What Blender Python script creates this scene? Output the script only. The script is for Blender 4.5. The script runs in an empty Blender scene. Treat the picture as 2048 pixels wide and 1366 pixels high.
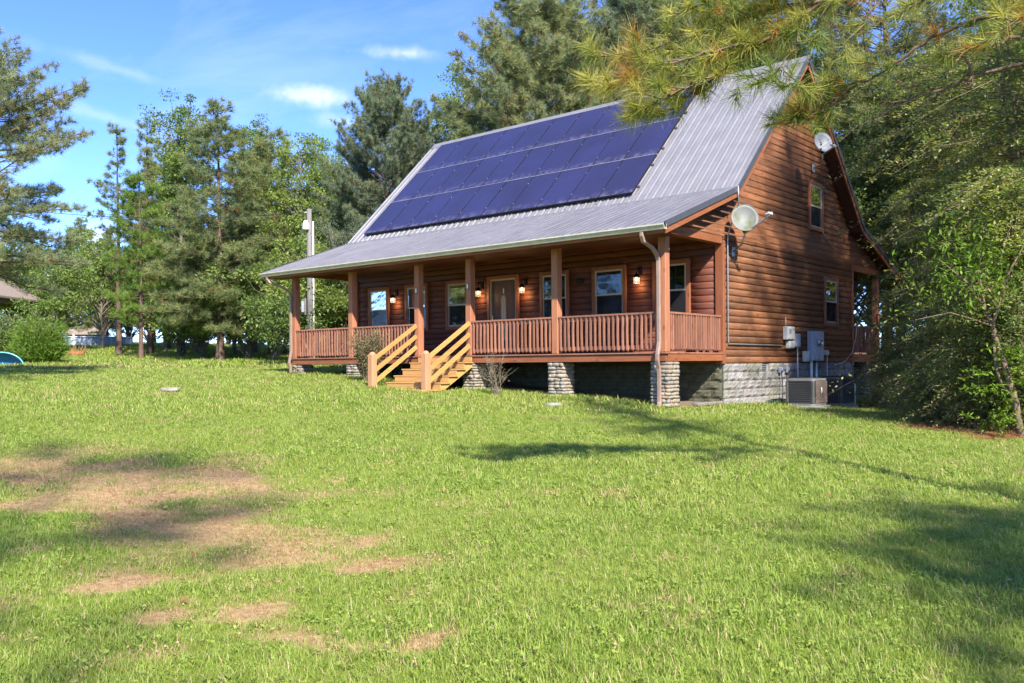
import bpy, math, random
import numpy as np
from mathutils import Vector, Matrix

SC = bpy.context.scene
COL = SC.collection
RNG = np.random.default_rng(7)
random.seed(7)
R = math.radians

# ------------------------------------------------------------------ camera
FPX, YH, YAW, ROLL = 1780.1, 728.63, 0.710, 0.0077       # focal length / horizon in photo pixels (2048 wide)
CAM = np.array([22.504, -16.02, 0.089])
_s, _c = math.sin(YAW), math.cos(YAW)
AX_R = np.array([_c, _s, 0.0]); AX_F = np.array([-_s, _c, 0.0]); AX_U = np.array([0, 0, 1.0])
AX_RR = AX_R * math.cos(ROLL) - AX_U * math.sin(ROLL)
AX_UR = AX_R * math.sin(ROLL) + AX_U * math.cos(ROLL)
cam_d = bpy.data.cameras.new('camera'); cam_o = bpy.data.objects.new('camera', cam_d); COL.objects.link(cam_o)
cam_o.matrix_world = Matrix(((AX_RR[0], AX_UR[0], -AX_F[0], CAM[0]), (AX_RR[1], AX_UR[1], -AX_F[1], CAM[1]),
                             (AX_RR[2], AX_UR[2], -AX_F[2], CAM[2]), (0, 0, 0, 1)))
cam_d.sensor_width = 36; cam_d.lens = FPX / 2048 * 36; cam_d.shift_y = (YH - 683) / 2048
cam_d.clip_start = 0.05; cam_d.clip_end = 3000
SC.camera = cam_o

def ray(px, py): return AX_F + (px - 1024) / FPX * AX_RR + (YH - py) / FPX * AX_UR
def at(px, py, D): return CAM + ray(px, py) * D
def on_x(px, py, X): d = ray(px, py); return CAM + d * (X - CAM[0]) / d[0]
def on_y(px, py, Y): d = ray(px, py); return CAM + d * (Y - CAM[1]) / d[1]

# ------------------------------------------------------------------ sky, sun, exposure
SUN = np.array([1.65, -1.0, 1.65]); SUN /= np.linalg.norm(SUN)
EL = math.asin(SUN[2]); AZ = math.atan2(SUN[0], SUN[1])
SUN_STRENGTH, SKY_STRENGTH, EXPOSURE = 3.25, 0.15, 1.8
W = bpy.data.worlds.new('World'); SC.world = W; W.use_nodes = True
def build_world():
    nt = W.node_tree; N = nt.nodes; Lk = nt.links
    for n in list(N): N.remove(n)
    out = N.new('ShaderNodeOutputWorld'); bg = N.new('ShaderNodeBackground')
    sky = N.new('ShaderNodeTexSky'); sky.sky_type = 'NISHITA'; sky.sun_disc = False
    sky.sun_elevation = EL; sky.sun_rotation = AZ; sky.altitude = 0; sky.air_density = 0.45; sky.dust_density = 0.05; sky.ozone_density = 3.4
    hs = N.new('ShaderNodeHueSaturation'); hs.inputs['Saturation'].default_value = 1.14; hs.inputs['Hue'].default_value = 0.511; hs.inputs['Value'].default_value = 1.0
    Lk.new(sky.outputs[0], hs.inputs['Color'])
    tc = N.new('ShaderNodeTexCoord')
    nrm = N.new('ShaderNodeVectorMath'); nrm.operation = 'NORMALIZE'; Lk.new(tc.outputs['Generated'], nrm.inputs[0])
    def vm(op, a, b):
        n = N.new('ShaderNodeVectorMath'); n.operation = op
        for i, v in enumerate((a, b)):
            if v is None: continue
            if isinstance(v, (tuple, list, np.ndarray)): n.inputs[i].default_value = tuple(v)
            else: Lk.new(v, n.inputs[i])
        return n
    def mt(op, a, b=None, clamp=False):
        n = N.new('ShaderNodeMath'); n.operation = op; n.use_clamp = clamp
        for i, v in enumerate((a, b)):
            if v is None: continue
            if isinstance(v, (int, float)): n.inputs[i].default_value = v
            else: Lk.new(v, n.inputs[i])
        return n.outputs[0]
    # project the direction on a high flat layer: cirrus streaks
    sep = N.new('ShaderNodeSeparateXYZ'); Lk.new(nrm.outputs[0], sep.inputs[0])
    zz = mt('ADD', mt('MAXIMUM', sep.outputs[2], 0.0), 0.12)
    cmb = N.new('ShaderNodeCombineXYZ'); Lk.new(mt('DIVIDE', sep.outputs[0], zz), cmb.inputs[0]); Lk.new(mt('DIVIDE', sep.outputs[1], zz), cmb.inputs[1])
    mp = N.new('ShaderNodeMapping'); mp.inputs['Rotation'].default_value = (0, 0, YAW + 0.25); mp.inputs['Scale'].default_value = (0.55, 1.5, 1)
    Lk.new(cmb.outputs[0], mp.inputs[0])
    nz = N.new('ShaderNodeTexNoise'); nz.inputs['Scale'].default_value = 1.1; nz.inputs['Detail'].default_value = 7; nz.inputs['Roughness'].default_value = 0.62; nz.inputs['Distortion'].default_value = 0.6
    Lk.new(mp.outputs[0], nz.inputs['Vector'])
    rp = N.new('ShaderNodeValToRGB'); rp.color_ramp.elements[0].position = 0.53; rp.color_ramp.elements[1].position = 0.9; Lk.new(nz.outputs[0], rp.inputs[0])
    cir = mt('MULTIPLY', rp.outputs[0], 0.3)
    # a few cloud puffs
    nz2 = N.new('ShaderNodeTexNoise'); nz2.inputs['Scale'].default_value = 26; nz2.inputs['Detail'].default_value = 6; nz2.inputs['Roughness'].default_value = 0.6; Lk.new(nrm.outputs[0], nz2.inputs['Vector'])
    warp = mt('MULTIPLY', mt('SUBTRACT', nz2.outputs[0], 0.5), 2.4)
    tot = cir
    for (px, py, rx, ry, tilt, amp, wv) in ((625, 192, 95, 26, 0.03, 0.75, 0.8), (808, 106, 85, 17, -0.02, 0.55, 0.8), (690, 243, 70, 20, -.1, .35, .8), (192, 478, 44, 42, 0, 0.95, 0.45),
                                       (205, 232, 130, 16, -.25, .22, .8), (60, 560, 150, 60, 0, .35, .6), (240, 140, 160, 16, -.2, .2, .8)):
        d = ray(px, py); d = d / np.linalg.norm(d)
        e1 = AX_R * math.cos(tilt) + AX_U * math.sin(tilt); e2 = -AX_R * math.sin(tilt) + AX_U * math.cos(tilt)
        df = vm('SUBTRACT', nrm.outputs[0], d).outputs[0]
        a = mt('MULTIPLY', vm('DOT_PRODUCT', df, e1 * FPX / rx).outputs['Value'], 1.0)
        b = mt('MULTIPLY', vm('DOT_PRODUCT', df, e2 * FPX / ry).outputs['Value'], 1.0)
        r2 = mt('SQRT', mt('ADD', mt('MULTIPLY', a, a), mt('MULTIPLY', b, b)))
        r2 = mt('ADD', r2, mt('MULTIPLY', warp, wv))
        g = mt('SUBTRACT', 1.25, r2, True)
        g = mt('MULTIPLY', mt('MULTIPLY', g, g, True), amp * .72, True)
        tot = mt('MAXIMUM', tot, g)
    mx = N.new('ShaderNodeMix'); mx.data_type = 'RGBA'
    Lk.new(tot, mx.inputs['Factor']); Lk.new(hs.outputs[0], mx.inputs[6]); mx.inputs[7].default_value = (2.9, 3.0, 3.2, 1)
    Lk.new(mx.outputs[2], bg.inputs[0]); bg.inputs[1].default_value = SKY_STRENGTH; Lk.new(bg.outputs[0], out.inputs[0])
build_world()
sun_d = bpy.data.lights.new('sun', 'SUN'); sun_d.energy = SUN_STRENGTH; sun_d.angle = R(1.2); sun_d.color = (1.0, 0.93, 0.82)
sun_o = bpy.data.objects.new('sun', sun_d); COL.objects.link(sun_o); sun_o.location = (40, -30, 50)
sun_o.rotation_euler = Vector(-SUN).to_track_quat('-Z', 'Y').to_euler()
SC.view_settings.view_transform = 'Standard'; SC.view_settings.look = 'None'; SC.view_settings.gamma = 1.0
SC.view_settings.exposure = EXPOSURE; SC.view_settings.use_curve_mapping = False
SC.render.engine = 'CYCLES'
SC.cycles.max_bounces = 6; SC.cycles.diffuse_bounces = 3; SC.cycles.glossy_bounces = 3; SC.cycles.transmission_bounces = 4; SC.cycles.transparent_max_bounces = 10
SC.cycles.caustics_reflective = False; SC.cycles.caustics_refractive = False; SC.cycles.sample_clamp_indirect = 6; SC.cycles.use_adaptive_sampling = True; SC.cycles.adaptive_threshold = 0.02

# ------------------------------------------------------------------ object helpers
def tag(o, label=None, cat=None, group=None, kind=None):
    if label: o['label'] = label
    if cat: o['category'] = cat
    if group: o['group'] = group
    if kind: o['kind'] = kind
    return o
def empty(name, loc=(0, 0, 0), parent=None):
    o = bpy.data.objects.new(name, None); COL.objects.link(o); o.location = tuple(float(v) for v in loc); o.empty_display_size = 0.2
    if parent: o.parent = parent
    return o
def link_mesh(name, me, parent=None, loc=None, rot=None, scale=None):
    o = bpy.data.objects.new(name, me); COL.objects.link(o)
    if parent: o.parent = parent
    if loc is not None: o.location = tuple(float(v) for v in loc)
    if rot is not None: o.rotation_euler = rot
    if scale is not None: o.scale = scale
    return o
def np_mesh(name, V, F, mats, midx=None, attrs=None, smooth=False):
    """V (n,3), F (m,k) arrays of equal-size polygons, or list of such arrays"""
    me = bpy.data.meshes.new(name)
    Fs = F if isinstance(F, list) else [F]
    V = np.asarray(V, dtype=np.float32)
    tot = np.concatenate([np.full(len(f), f.shape[1], dtype=np.int32) for f in Fs])
    loops = np.concatenate([np.asarray(f, dtype=np.int32).ravel() for f in Fs])
    start = np.concatenate([[0], np.cumsum(tot)[:-1]]).astype(np.int32)
    me.vertices.add(len(V)); me.vertices.foreach_set('co', V.ravel())
    me.loops.add(len(loops)); me.loops.foreach_set('vertex_index', loops)
    me.polygons.add(len(tot)); me.polygons.foreach_set('loop_start', start); me.polygons.foreach_set('loop_total', tot)
    for m in (mats if isinstance(mats, (list, tuple)) else [mats]): me.materials.append(m)
    if midx is not None: me.polygons.foreach_set('material_index', np.asarray(midx, dtype=np.int32))
    if smooth: me.polygons.foreach_set('use_smooth', np.ones(len(tot), dtype=bool))
    me.update(calc_edges=True)
    for k, a in (attrs or {}).items():
        at_ = me.attributes.new(k, 'FLOAT', 'POINT'); at_.data.foreach_set('value', np.asarray(a, dtype=np.float32))
    return me
class MB:
    """collects shapes, builds ONE mesh"""
    def __init__(s): s.v = []; s.f = []; s.m = []; s.sm = []
    def add(s, vs, fs, m=0, smooth=False):
        o = len(s.v); s.v += [tuple(float(c) for c in v) for v in vs]
        for f in fs: s.f.append([i + o for i in f]); s.m.append(m); s.sm.append(smooth)
        return s
    def box(s, x0, x1, y0, y1, z0, z1, m=0):
        v = [(x, y, z) for z in (z0, z1) for y in (y0, y1) for x in (x0, x1)]
        return s.add(v, [(0, 2, 3, 1), (4, 5, 7, 6), (0, 1, 5, 4), (2, 6, 7, 3), (0, 4, 6, 2), (1, 3, 7, 5)], m)
    def cbox(s, x0, x1, y0, y1, z0, z1, c=0.008, m=0):
        lo = (min(x0, x1), min(y0, y1), min(z0, z1)); hi = (max(x0, x1), max(y0, y1), max(z0, z1))
        c = min(c, *(0.45 * (hi[i] - lo[i]) for i in range(3)))
        vs = []; idx = {}
        for sx in (0, 1):
            for sy in (0, 1):
                for sz in (0, 1):
                    p = [(lo, hi)[k][i] for i, k in enumerate((sx, sy, sz))]
                    d = [c if k == 0 else -c for k in (sx, sy, sz)]
                    for a in range(3):
                        q = [p[i] + (0 if i == a else d[i]) for i in range(3)]
                        idx[(sx, sy, sz, a)] = len(vs); vs.append(q)
        fs = []
        for a in range(3):
            b, e = (a + 1) % 3, (a + 2) % 3
            for sg in (0, 1):
                q = []
                for (u, w) in ((0, 0), (1, 0), (1, 1), (0, 1)):
                    k = [0, 0, 0]; k[a] = sg; k[b] = u; k[e] = w; q.append(idx[(*k, a)])
                fs.append(q if sg else q[::-1])
        for a in range(3):                      # edges along axis a
            b, e = (a + 1) % 3, (a + 2) % 3
            for u in (0, 1):
                for w in (0, 1):
                    k0 = [0, 0, 0]; k0[b] = u; k0[e] = w; k1 = list(k0); k1[a] = 1
                    q = [idx[(*k0, b)], idx[(*k1, b)], idx[(*k1, e)], idx[(*k0, e)]]
                    fs.append(q if (u + w) % 2 == 0 else q[::-1])
        for sx in (0, 1):
            for sy in (0, 1):
                for sz in (0, 1):
                    q = [idx[(sx, sy, sz, a)] for a in range(3)]
                    fs.append(q if (sx + sy + sz) % 2 == 1 else q[::-1])
        return s.add(vs, fs, m)
    def bar(s, p, q, w, h, up=(0, 0, 1), m=0):
        p, q = np.array(p, float), np.array(q, float); d = q - p; d /= np.linalg.norm(d)
        up = np.array(up, float); sd = np.cross(d, up); sd /= max(1e-9, np.linalg.norm(sd)); u2 = np.cross(sd, d)
        v = [b + sd * (i * w / 2) + u2 * (j * h / 2) for b in (p, q) for (i, j) in ((-1, -1), (1, -1), (1, 1), (-1, 1))]
        return s.add(v, [(3, 2, 1, 0), (4, 5, 6, 7), (0, 1, 5, 4), (1, 2, 6, 5), (2, 3, 7, 6), (3, 0, 4, 7)], m)
    def tube(s, pts, rad, n=8, m=0, cap=True, smooth=True):
        pts = [np.array(p, float) for p in pts]
        if not hasattr(rad, '__len__'): rad = [rad] * len(pts)
        rings = []; ref = None
        for i, p in enumerate(pts):
            t = pts[min(i + 1, len(pts) - 1)] - pts[max(i - 1, 0)]; t /= max(1e-9, np.linalg.norm(t))
            if ref is None: ref = np.array((0, 0, 1.0)) if abs(t[2]) < .9 else np.array((1.0, 0, 0))
            a = ref - t * (ref @ t); a /= max(1e-9, np.linalg.norm(a)); b = np.cross(t, a); ref = a
            rings.append([p + rad[i] * (a * math.cos(2 * math.pi * k / n) + b * math.sin(2 * math.pi * k / n)) for k in range(n)])
        vs = [v for r_ in rings for v in r_]; fs = []
        for i in range(len(pts) - 1):
            for k in range(n): fs.append((i * n + k, i * n + (k + 1) % n, (i + 1) * n + (k + 1) % n, (i + 1) * n + k))
        s.add(vs, fs, m, smooth)
        if cap:
            o = len(s.v) - len(vs)
            s.f.append([o + k for k in range(n)][::-1]); s.m.append(m); s.sm.append(False)
            s.f.append([o + (len(pts) - 1) * n + k for k in range(n)]); s.m.append(m); s.sm.append(False)
        return s
    def mesh(s, name, mats):
        me = bpy.data.meshes.new(name); me.from_pydata(s.v, [], s.f)
        for m in (mats if isinstance(mats, (list, tuple)) else [mats]): me.materials.append(m)
        me.polygons.foreach_set('material_index', s.m); me.polygons.foreach_set('use_smooth', s.sm); me.update()
        return me
    def build(s, name, mats, parent=None, **k): return link_mesh(name, s.mesh(name, mats), parent, **k)

# ------------------------------------------------------------------ materials
MATS = {}
class Mat:
    def __init__(s, name):
        s.m = bpy.data.materials.new(name); s.m.use_nodes = True; s.nt = s.m.node_tree; s.N = s.nt.nodes; s.L = s.nt.links
        s.b = s.N['Principled BSDF']; s.out = s.N['Material Output']; MATS[name] = s.m
    def set(s, **k):
        names = dict(rough='Roughness', metal='Metallic', spec='Specular IOR Level', base='Base Color', coat='Coat Weight', ior='IOR')
        for a, v in k.items(): s.b.inputs[names[a]].default_value = (*v, 1) if a == 'base' else v
        return s
    def node(s, t, **k):
        n = s.N.new(t)
        for a, v in k.items(): setattr(n, a, v)
        return n
    def put(s, sock, v):
        if isinstance(v, (int, float)): sock.default_value = v
        elif isinstance(v, (tuple, list)): sock.default_value = (*v, 1) if len(v) == 3 and sock.type == 'RGBA' else tuple(v)
        else: s.L.new(v, sock)
    def coord(s, kind='Object', scale=(1, 1, 1), rot=(0, 0, 0)):
        if kind == 'World': o = s.node('ShaderNodeNewGeometry').outputs['Position']
        else: o = s.node('ShaderNodeTexCoord').outputs[kind]
        mp = s.node('ShaderNodeMapping'); mp.inputs['Scale'].default_value = scale; mp.inputs['Rotation'].default_value = rot; s.L.new(o, mp.inputs[0]); return mp.outputs[0]
    def noise(s, vec, scale=5, detail=4, rough=0.55, dist=0):
        n = s.node('ShaderNodeTexNoise'); s.L.new(vec, n.inputs['Vector'])
        n.inputs['Scale'].default_value = scale; n.inputs['Detail'].default_value = detail; n.inputs['Roughness'].default_value = rough; n.inputs['Distortion'].default_value = dist
        return n.outputs[0]
    def ramp(s, f, stops):
        n = s.node('ShaderNodeValToRGB'); e = n.color_ramp.elements
        while len(e) < len(stops): e.new(0.5)
        for el, (p, c) in zip(e, stops): el.position = p; el.color = (*c, 1) if hasattr(c, '__len__') else (c, c, c, 1)
        s.put(n.inputs[0], f); return n.outputs[0]
    def mix(s, f, a, b, mode='MIX'):
        n = s.node('ShaderNodeMix'); n.data_type = 'RGBA'; n.blend_type = mode
        s.put(n.inputs[0], f); s.put(n.inputs[6], a); s.put(n.inputs[7], b); return n.outputs[2]
    def math(s, op, a, b=0.0, clamp=False):
        n = s.node('ShaderNodeMath'); n.operation = op; n.use_clamp = clamp; s.put(n.inputs[0], a); s.put(n.inputs[1], b); return n.outputs[0]
    def rand(s): return s.node('ShaderNodeObjectInfo').outputs['Random']
    def attr(s, name, typ='GEOMETRY'):
        n = s.node('ShaderNodeAttribute'); n.attribute_name = name; n.attribute_type = typ; return n.outputs['Fac']
    def color(s, c): s.put(s.b.inputs['Base Color'], c); return s
    def bump(s, h, strength=0.3, dist=0.02):
        n = s.node('ShaderNodeBump'); n.inputs['Strength'].default_value = strength; n.inputs['Distance'].default_value = dist; s.L.new(h, n.inputs['Height']); s.L.new(n.outputs[0], s.b.inputs['Normal']); return s
    def brighten(s, c, f, lo=0.75, hi=1.25):
        v = s.ramp(f, [(0, lo), (1, hi)]); return s.mix(1.0, c, v, 'MULTIPLY')

def wood(name, dark, mid, light, axis=0, rough=0.62, weather=0.35, var=(0.8, 1.2), spec=0.3):
    m = Mat(name); sc = [14, 14, 14]; sc[axis] = 0.9
    g = m.noise(m.coord('World', tuple(sc)), 2.2, 6, 0.65, 0.4)
    c = m.ramp(g, [(0.25, dark), (0.5, mid), (0.78, light)])
    w = m.noise(m.coord('World', (1, 1, 1)), 1.3, 5, 0.6)
    c = m.mix(m.ramp(w, [(0.42, 0.0), (0.7, weather)]), c, tuple(x * 0.45 for x in dark))
    kn = m.node('ShaderNodeTexVoronoi'); s2 = [5, 5, 5]; s2[axis] = 2.2; m.L.new(m.coord('World', tuple(s2)), kn.inputs['Vector']); kn.inputs['Scale'].default_value = 1.0
    c = m.mix(m.ramp(kn.outputs['Distance'], [(0.06, 0.7), (0.16, 0.0)]), c, tuple(x * 0.5 for x in dark))
    c = m.mix(1.0, c, m.ramp(m.rand(), [(0, var[0]), (1, var[1])]), 'MULTIPLY')
    m.color(c).set(rough=rough, spec=spec); m.bump(g, 0.25, 0.006); return m.m
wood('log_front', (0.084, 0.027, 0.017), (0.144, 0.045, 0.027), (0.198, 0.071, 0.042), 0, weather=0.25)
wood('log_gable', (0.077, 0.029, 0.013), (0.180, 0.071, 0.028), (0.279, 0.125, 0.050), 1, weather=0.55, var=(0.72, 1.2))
wood('trim_wood', (0.184, 0.060, 0.027), (0.266, 0.093, 0.044), (0.331, 0.127, 0.064), 2, weather=0.2, var=(.92, 1.08))
wood('beam_wood', (0.203, 0.066, 0.029), (0.289, 0.102, 0.048), (0.364, 0.143, 0.068), 0, weather=0.25, var=(.92, 1.08))
wood('beam_wood_side', (0.19, 0.062, 0.025), (0.27, 0.095, 0.038), (0.34, 0.135, 0.06), 1, weather=0.25, var=(.92, 1.08))
wood('post_wood', (0.275, 0.109, 0.056), (0.378, 0.155, 0.082), (0.459, 0.199, 0.106), 2, weather=0.12, var=(.93, 1.07))
wood('rail_wood', (0.207, 0.087, 0.053), (0.321, 0.144, 0.093), (0.415, 0.208, 0.139), 2, weather=0.25, var=(.75, 1.18))
wood('new_wood', (0.36, 0.19, 0.065), (0.46, 0.26, 0.093), (0.54, 0.33, 0.135), 0, weather=0.08, var=(.9, 1.08))
wood('new_wood_y', (0.38, 0.20, 0.06), (0.49, 0.275, 0.088), (0.57, 0.34, 0.13), 1, weather=0.08, var=(.9, 1.08))
wood('newel_wood', (0.38, 0.18, 0.088), (0.46, 0.23, 0.118), (0.52, 0.28, 0.15), 2, weather=0.05, var=(.96, 1.04))
wood('pole_wood', (0.09, 0.085, 0.08), (0.16, 0.15, 0.142), (0.25, 0.24, 0.23), 2, weather=0.4)
wood('shed_wood', (0.12, 0.1, 0.095), (0.2, 0.17, 0.16), (0.28, 0.25, 0.23), 2, weather=0.4)
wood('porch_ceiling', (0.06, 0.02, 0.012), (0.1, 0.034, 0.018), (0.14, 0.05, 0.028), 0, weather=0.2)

def plain(name, col, rough=0.5, metal=0.0, spec=0.5, var=0.12, scale=6, bump=0.0):
    m = Mat(name); n = m.noise(m.coord('World'), scale, 5, 0.6)
    m.color(m.mix(1.0, col, m.ramp(n, [(0.25, 1 - var), (0.75, 1 + var)]), 'MULTIPLY')).set(rough=rough, metal=metal, spec=spec)
    if bump: m.bump(n, bump, 0.01)
    return m.m
plain('vinyl', (0.40, 0.37, 0.29), 0.45)
plain('gutter_paint', (0.50, 0.46, 0.36), 0.4, var=0.18)
plain('downspout_paint', (0.30, 0.20, 0.155), 0.45, var=0.18)
plain('dark_trim', (0.085, 0.09, 0.1), 0.4, 0.3, var=0.15)
plain('black_iron', (0.012, 0.011, 0.011), 0.45, 0.4)
plain('galv', (0.42, 0.43, 0.45), 0.42, 0.6, var=0.2)
plain('grey_box', (0.33, 0.36, 0.42), 0.5, 0.1, var=0.12)
plain('light_box', (0.52, 0.52, 0.48), 0.55, var=0.15)
plain('pvc', (0.72, 0.71, 0.66), 0.45, var=0.1)
plain('screen_grey', (0.2, 0.22, 0.25), 0.3)
plain('rubber', (0.02, 0.025, 0.028), 0.6)
plain('hose_green', (0.01, 0.045, 0.04), 0.5)
plain('ac_body', (0.085, 0.085, 0.088), 0.5, 0.2, var=0.2)
plain('ac_coil', (0.03, 0.03, 0.03), 0.6)
plain('ac_panel', (0.15, 0.115, 0.1), 0.5, 0.1, var=0.15)
plain('ac_dark', (0.075, 0.08, 0.075), 0.5, 0.2, var=0.2)
plain('ac_rim', (0.2, 0.197, 0.195), 0.5, 0.2, var=0.15)
plain('concrete', (0.27, 0.26, 0.24), 0.85, var=0.2, scale=14, bump=0.2)
plain('white_paint', (0.8, 0.8, 0.78), 0.5)
plain('pool_wall', (0.30, 0.36, 0.52), 0.4, var=0.1)
plain('pool_rim', (0.5, 0.52, 0.56), 0.4, var=0.1)
plain('blue_plastic', (0.01, 0.14, 0.36), 0.3, var=0.15)
plain('blue_plastic_light', (0.12, 0.42, 0.6), 0.3, var=0.1)
plain('cyan_cloth', (0.18, 0.55, 0.6), 0.6)
plain('shingle', (0.25, 0.2, 0.175), 0.85, var=0.3, scale=18)
plain('tan_paint', (0.55, 0.5, 0.4), 0.6)
plain('interior', (0.12, 0.09, 0.065), 0.8)
plain('blind', (0.5, 0.48, 0.42), 0.7)
plain('brown_leaf', (0.3, 0.15, 0.06), 0.8, var=0.4)
plain('red_clay', (0.3, 0.12, 0.05), 0.9, var=0.3, bump=0.5)
plain('door_paint', (0.085, 0.035, 0.026), 0.45, var=0.2)
plain('door_glass', (0.3, 0.25, 0.15), 0.2, var=0.3, scale=40)
plain('brass', (0.6, 0.42, 0.16), 0.3, 1.0)

def glass_mat():
    m = Mat('window_glass'); N = m.N
    tr = m.node('ShaderNodeBsdfTransparent'); tr.inputs[0].default_value = (0.62, 0.66, 0.66, 1)
    gl = m.node('ShaderNodeBsdfGlossy'); gl.inputs['Roughness'].default_value = 0.02; gl.inputs[0].default_value = (0.85, 0.86, 0.86, 1)
    fr = m.node('ShaderNodeFresnel'); fr.inputs[0].default_value = 1.5
    wv = m.noise(m.coord('World'), 3, 2); bp = m.node('ShaderNodeBump'); bp.inputs['Strength'].default_value = 0.03; bp.inputs['Distance'].default_value = 0.02; m.L.new(wv, bp.inputs['Height'])
    m.L.new(bp.outputs[0], gl.inputs['Normal']); m.L.new(bp.outputs[0], fr.inputs['Normal'])
    mx = m.node('ShaderNodeMixShader'); m.L.new(fr.outputs[0], mx.inputs[0]); m.L.new(tr.outputs[0], mx.inputs[1]); m.L.new(gl.outputs[0], mx.inputs[2])
    m.L.new(mx.outputs[0], m.out.inputs[0])
    m = Mat('insect_screen'); tr = m.node('ShaderNodeBsdfTransparent'); df = m.node('ShaderNodeBsdfDiffuse'); df.inputs[0].default_value = (0.03, 0.03, 0.035, 1)
    mx = m.node('ShaderNodeMixShader'); mx.inputs[0].default_value = 0.55; m.L.new(tr.outputs[0], mx.inputs[1]); m.L.new(df.outputs[0], mx.inputs[2]); m.L.new(mx.outputs[0], m.out.inputs[0])
    m = Mat('lamp_glass'); tr = m.node('ShaderNodeBsdfTransparent'); gl = m.node('ShaderNodeBsdfGlossy'); gl.inputs[1].default_value = 0.1
    em = m.node('ShaderNodeEmission'); em.inputs[0].default_value = (1, 0.74, 0.4, 1); em.inputs[1].default_value = 0.1
    mx = m.node('ShaderNodeMixShader'); mx.inputs[0].default_value = 0.12; m.L.new(tr.outputs[0], mx.inputs[1]); m.L.new(gl.outputs[0], mx.inputs[2])
    ad = m.node('ShaderNodeAddShader'); m.L.new(mx.outputs[0], ad.inputs[0]); m.L.new(em.outputs[0], ad.inputs[1]); m.L.new(ad.outputs[0], m.out.inputs[0])
    m = Mat('bulb'); em = m.node('ShaderNodeEmission'); em.inputs[0].default_value = (1, 0.74, 0.36, 1); em.inputs[1].default_value = 2.2; m.L.new(em.outputs[0], m.out.inputs[0])
glass_mat()

def roof_metal():
    m = Mat('roof_metal'); n = m.noise(m.coord('World'), 2.5, 6, 0.65)
    st = m.noise(m.coord('World', (2.2, 0.35, 0.35)), 2.0, 5, 0.6)
    c = m.mix(m.ramp(n, [(0.3, 0.0), (0.75, 1.0)]), (0.225, 0.217, 0.228), (0.285, 0.277, 0.288))
    c = m.mix(m.ramp(st, [(0.5, 0.0), (0.75, 0.45)]), c, (0.14, 0.13, 0.135))
    m.color(c).set(rough=0.42, metal=0.25, spec=0.5); m.bump(n, 0.05, 0.01)
    m = Mat('roof_metal_lower'); n = m.noise(m.coord('World'), 2.2, 6, 0.65)
    st = m.noise(m.coord('World', (3.5, 0.4, 0.4)), 1.6, 6, 0.65)
    c = m.mix(m.ramp(n, [(0.3, 0.0), (0.75, 1.0)]), (0.19, 0.183, 0.198), (0.25, 0.243, 0.26))
    c = m.mix(m.ramp(st, [(0.45, 0.0), (0.7, 0.55)]), c, (0.12, 0.108, 0.117))
    m.color(c).set(rough=0.36, metal=0.3, spec=0.5); m.bump(n, 0.05, 0.01)
roof_metal()
def solar_mat():
    m = Mat('solar_glass')
    co = m.node('ShaderNodeTexCoord').outputs['Object']; sp = m.node('ShaderNodeSeparateXYZ'); m.L.new(co, sp.inputs[0])
    def lines(o, per, w):
        fr = m.math('FRACT', m.math('DIVIDE', o, per)); d = m.math('ABSOLUTE', m.math('SUBTRACT', fr, 0.5)); return m.math('GREATER_THAN', d, 0.5 - w)
    ln = m.math('MAXIMUM', lines(sp.outputs[0], 0.163, 0.012), lines(sp.outputs[1], 0.0276, 0.07))
    c = m.mix(ln, (0.010, 0.011, 0.055), (0.02, 0.021, 0.075))
    pn = m.noise(m.coord('World'), 0.7, 3); c = m.mix(1.0, c, m.ramp(pn, [(0.3, 0.75), (0.7, 1.3)]), 'MULTIPLY')
    # dust gathered along the lower edge of each panel
    dn = m.noise(m.coord('World'), 5, 6, 0.7); lo = m.ramp(sp.outputs[1], [(0.0, 1.0), (0.3, 0.0)])
    du = m.math('MULTIPLY', m.ramp(dn, [(0.45, 0.0), (0.7, 0.35)]), lo)
    c = m.mix(m.math('ADD', du, 0.05), c, (0.35, 0.33, 0.42))
    m.color(c).set(rough=0.14, spec=0.34)
    plain('solar_frame', (0.02, 0.02, 0.025), 0.4, 0.3); plain('rail_alu', (0.34, 0.33, 0.38), 0.35, 0.5)
solar_mat()
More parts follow.
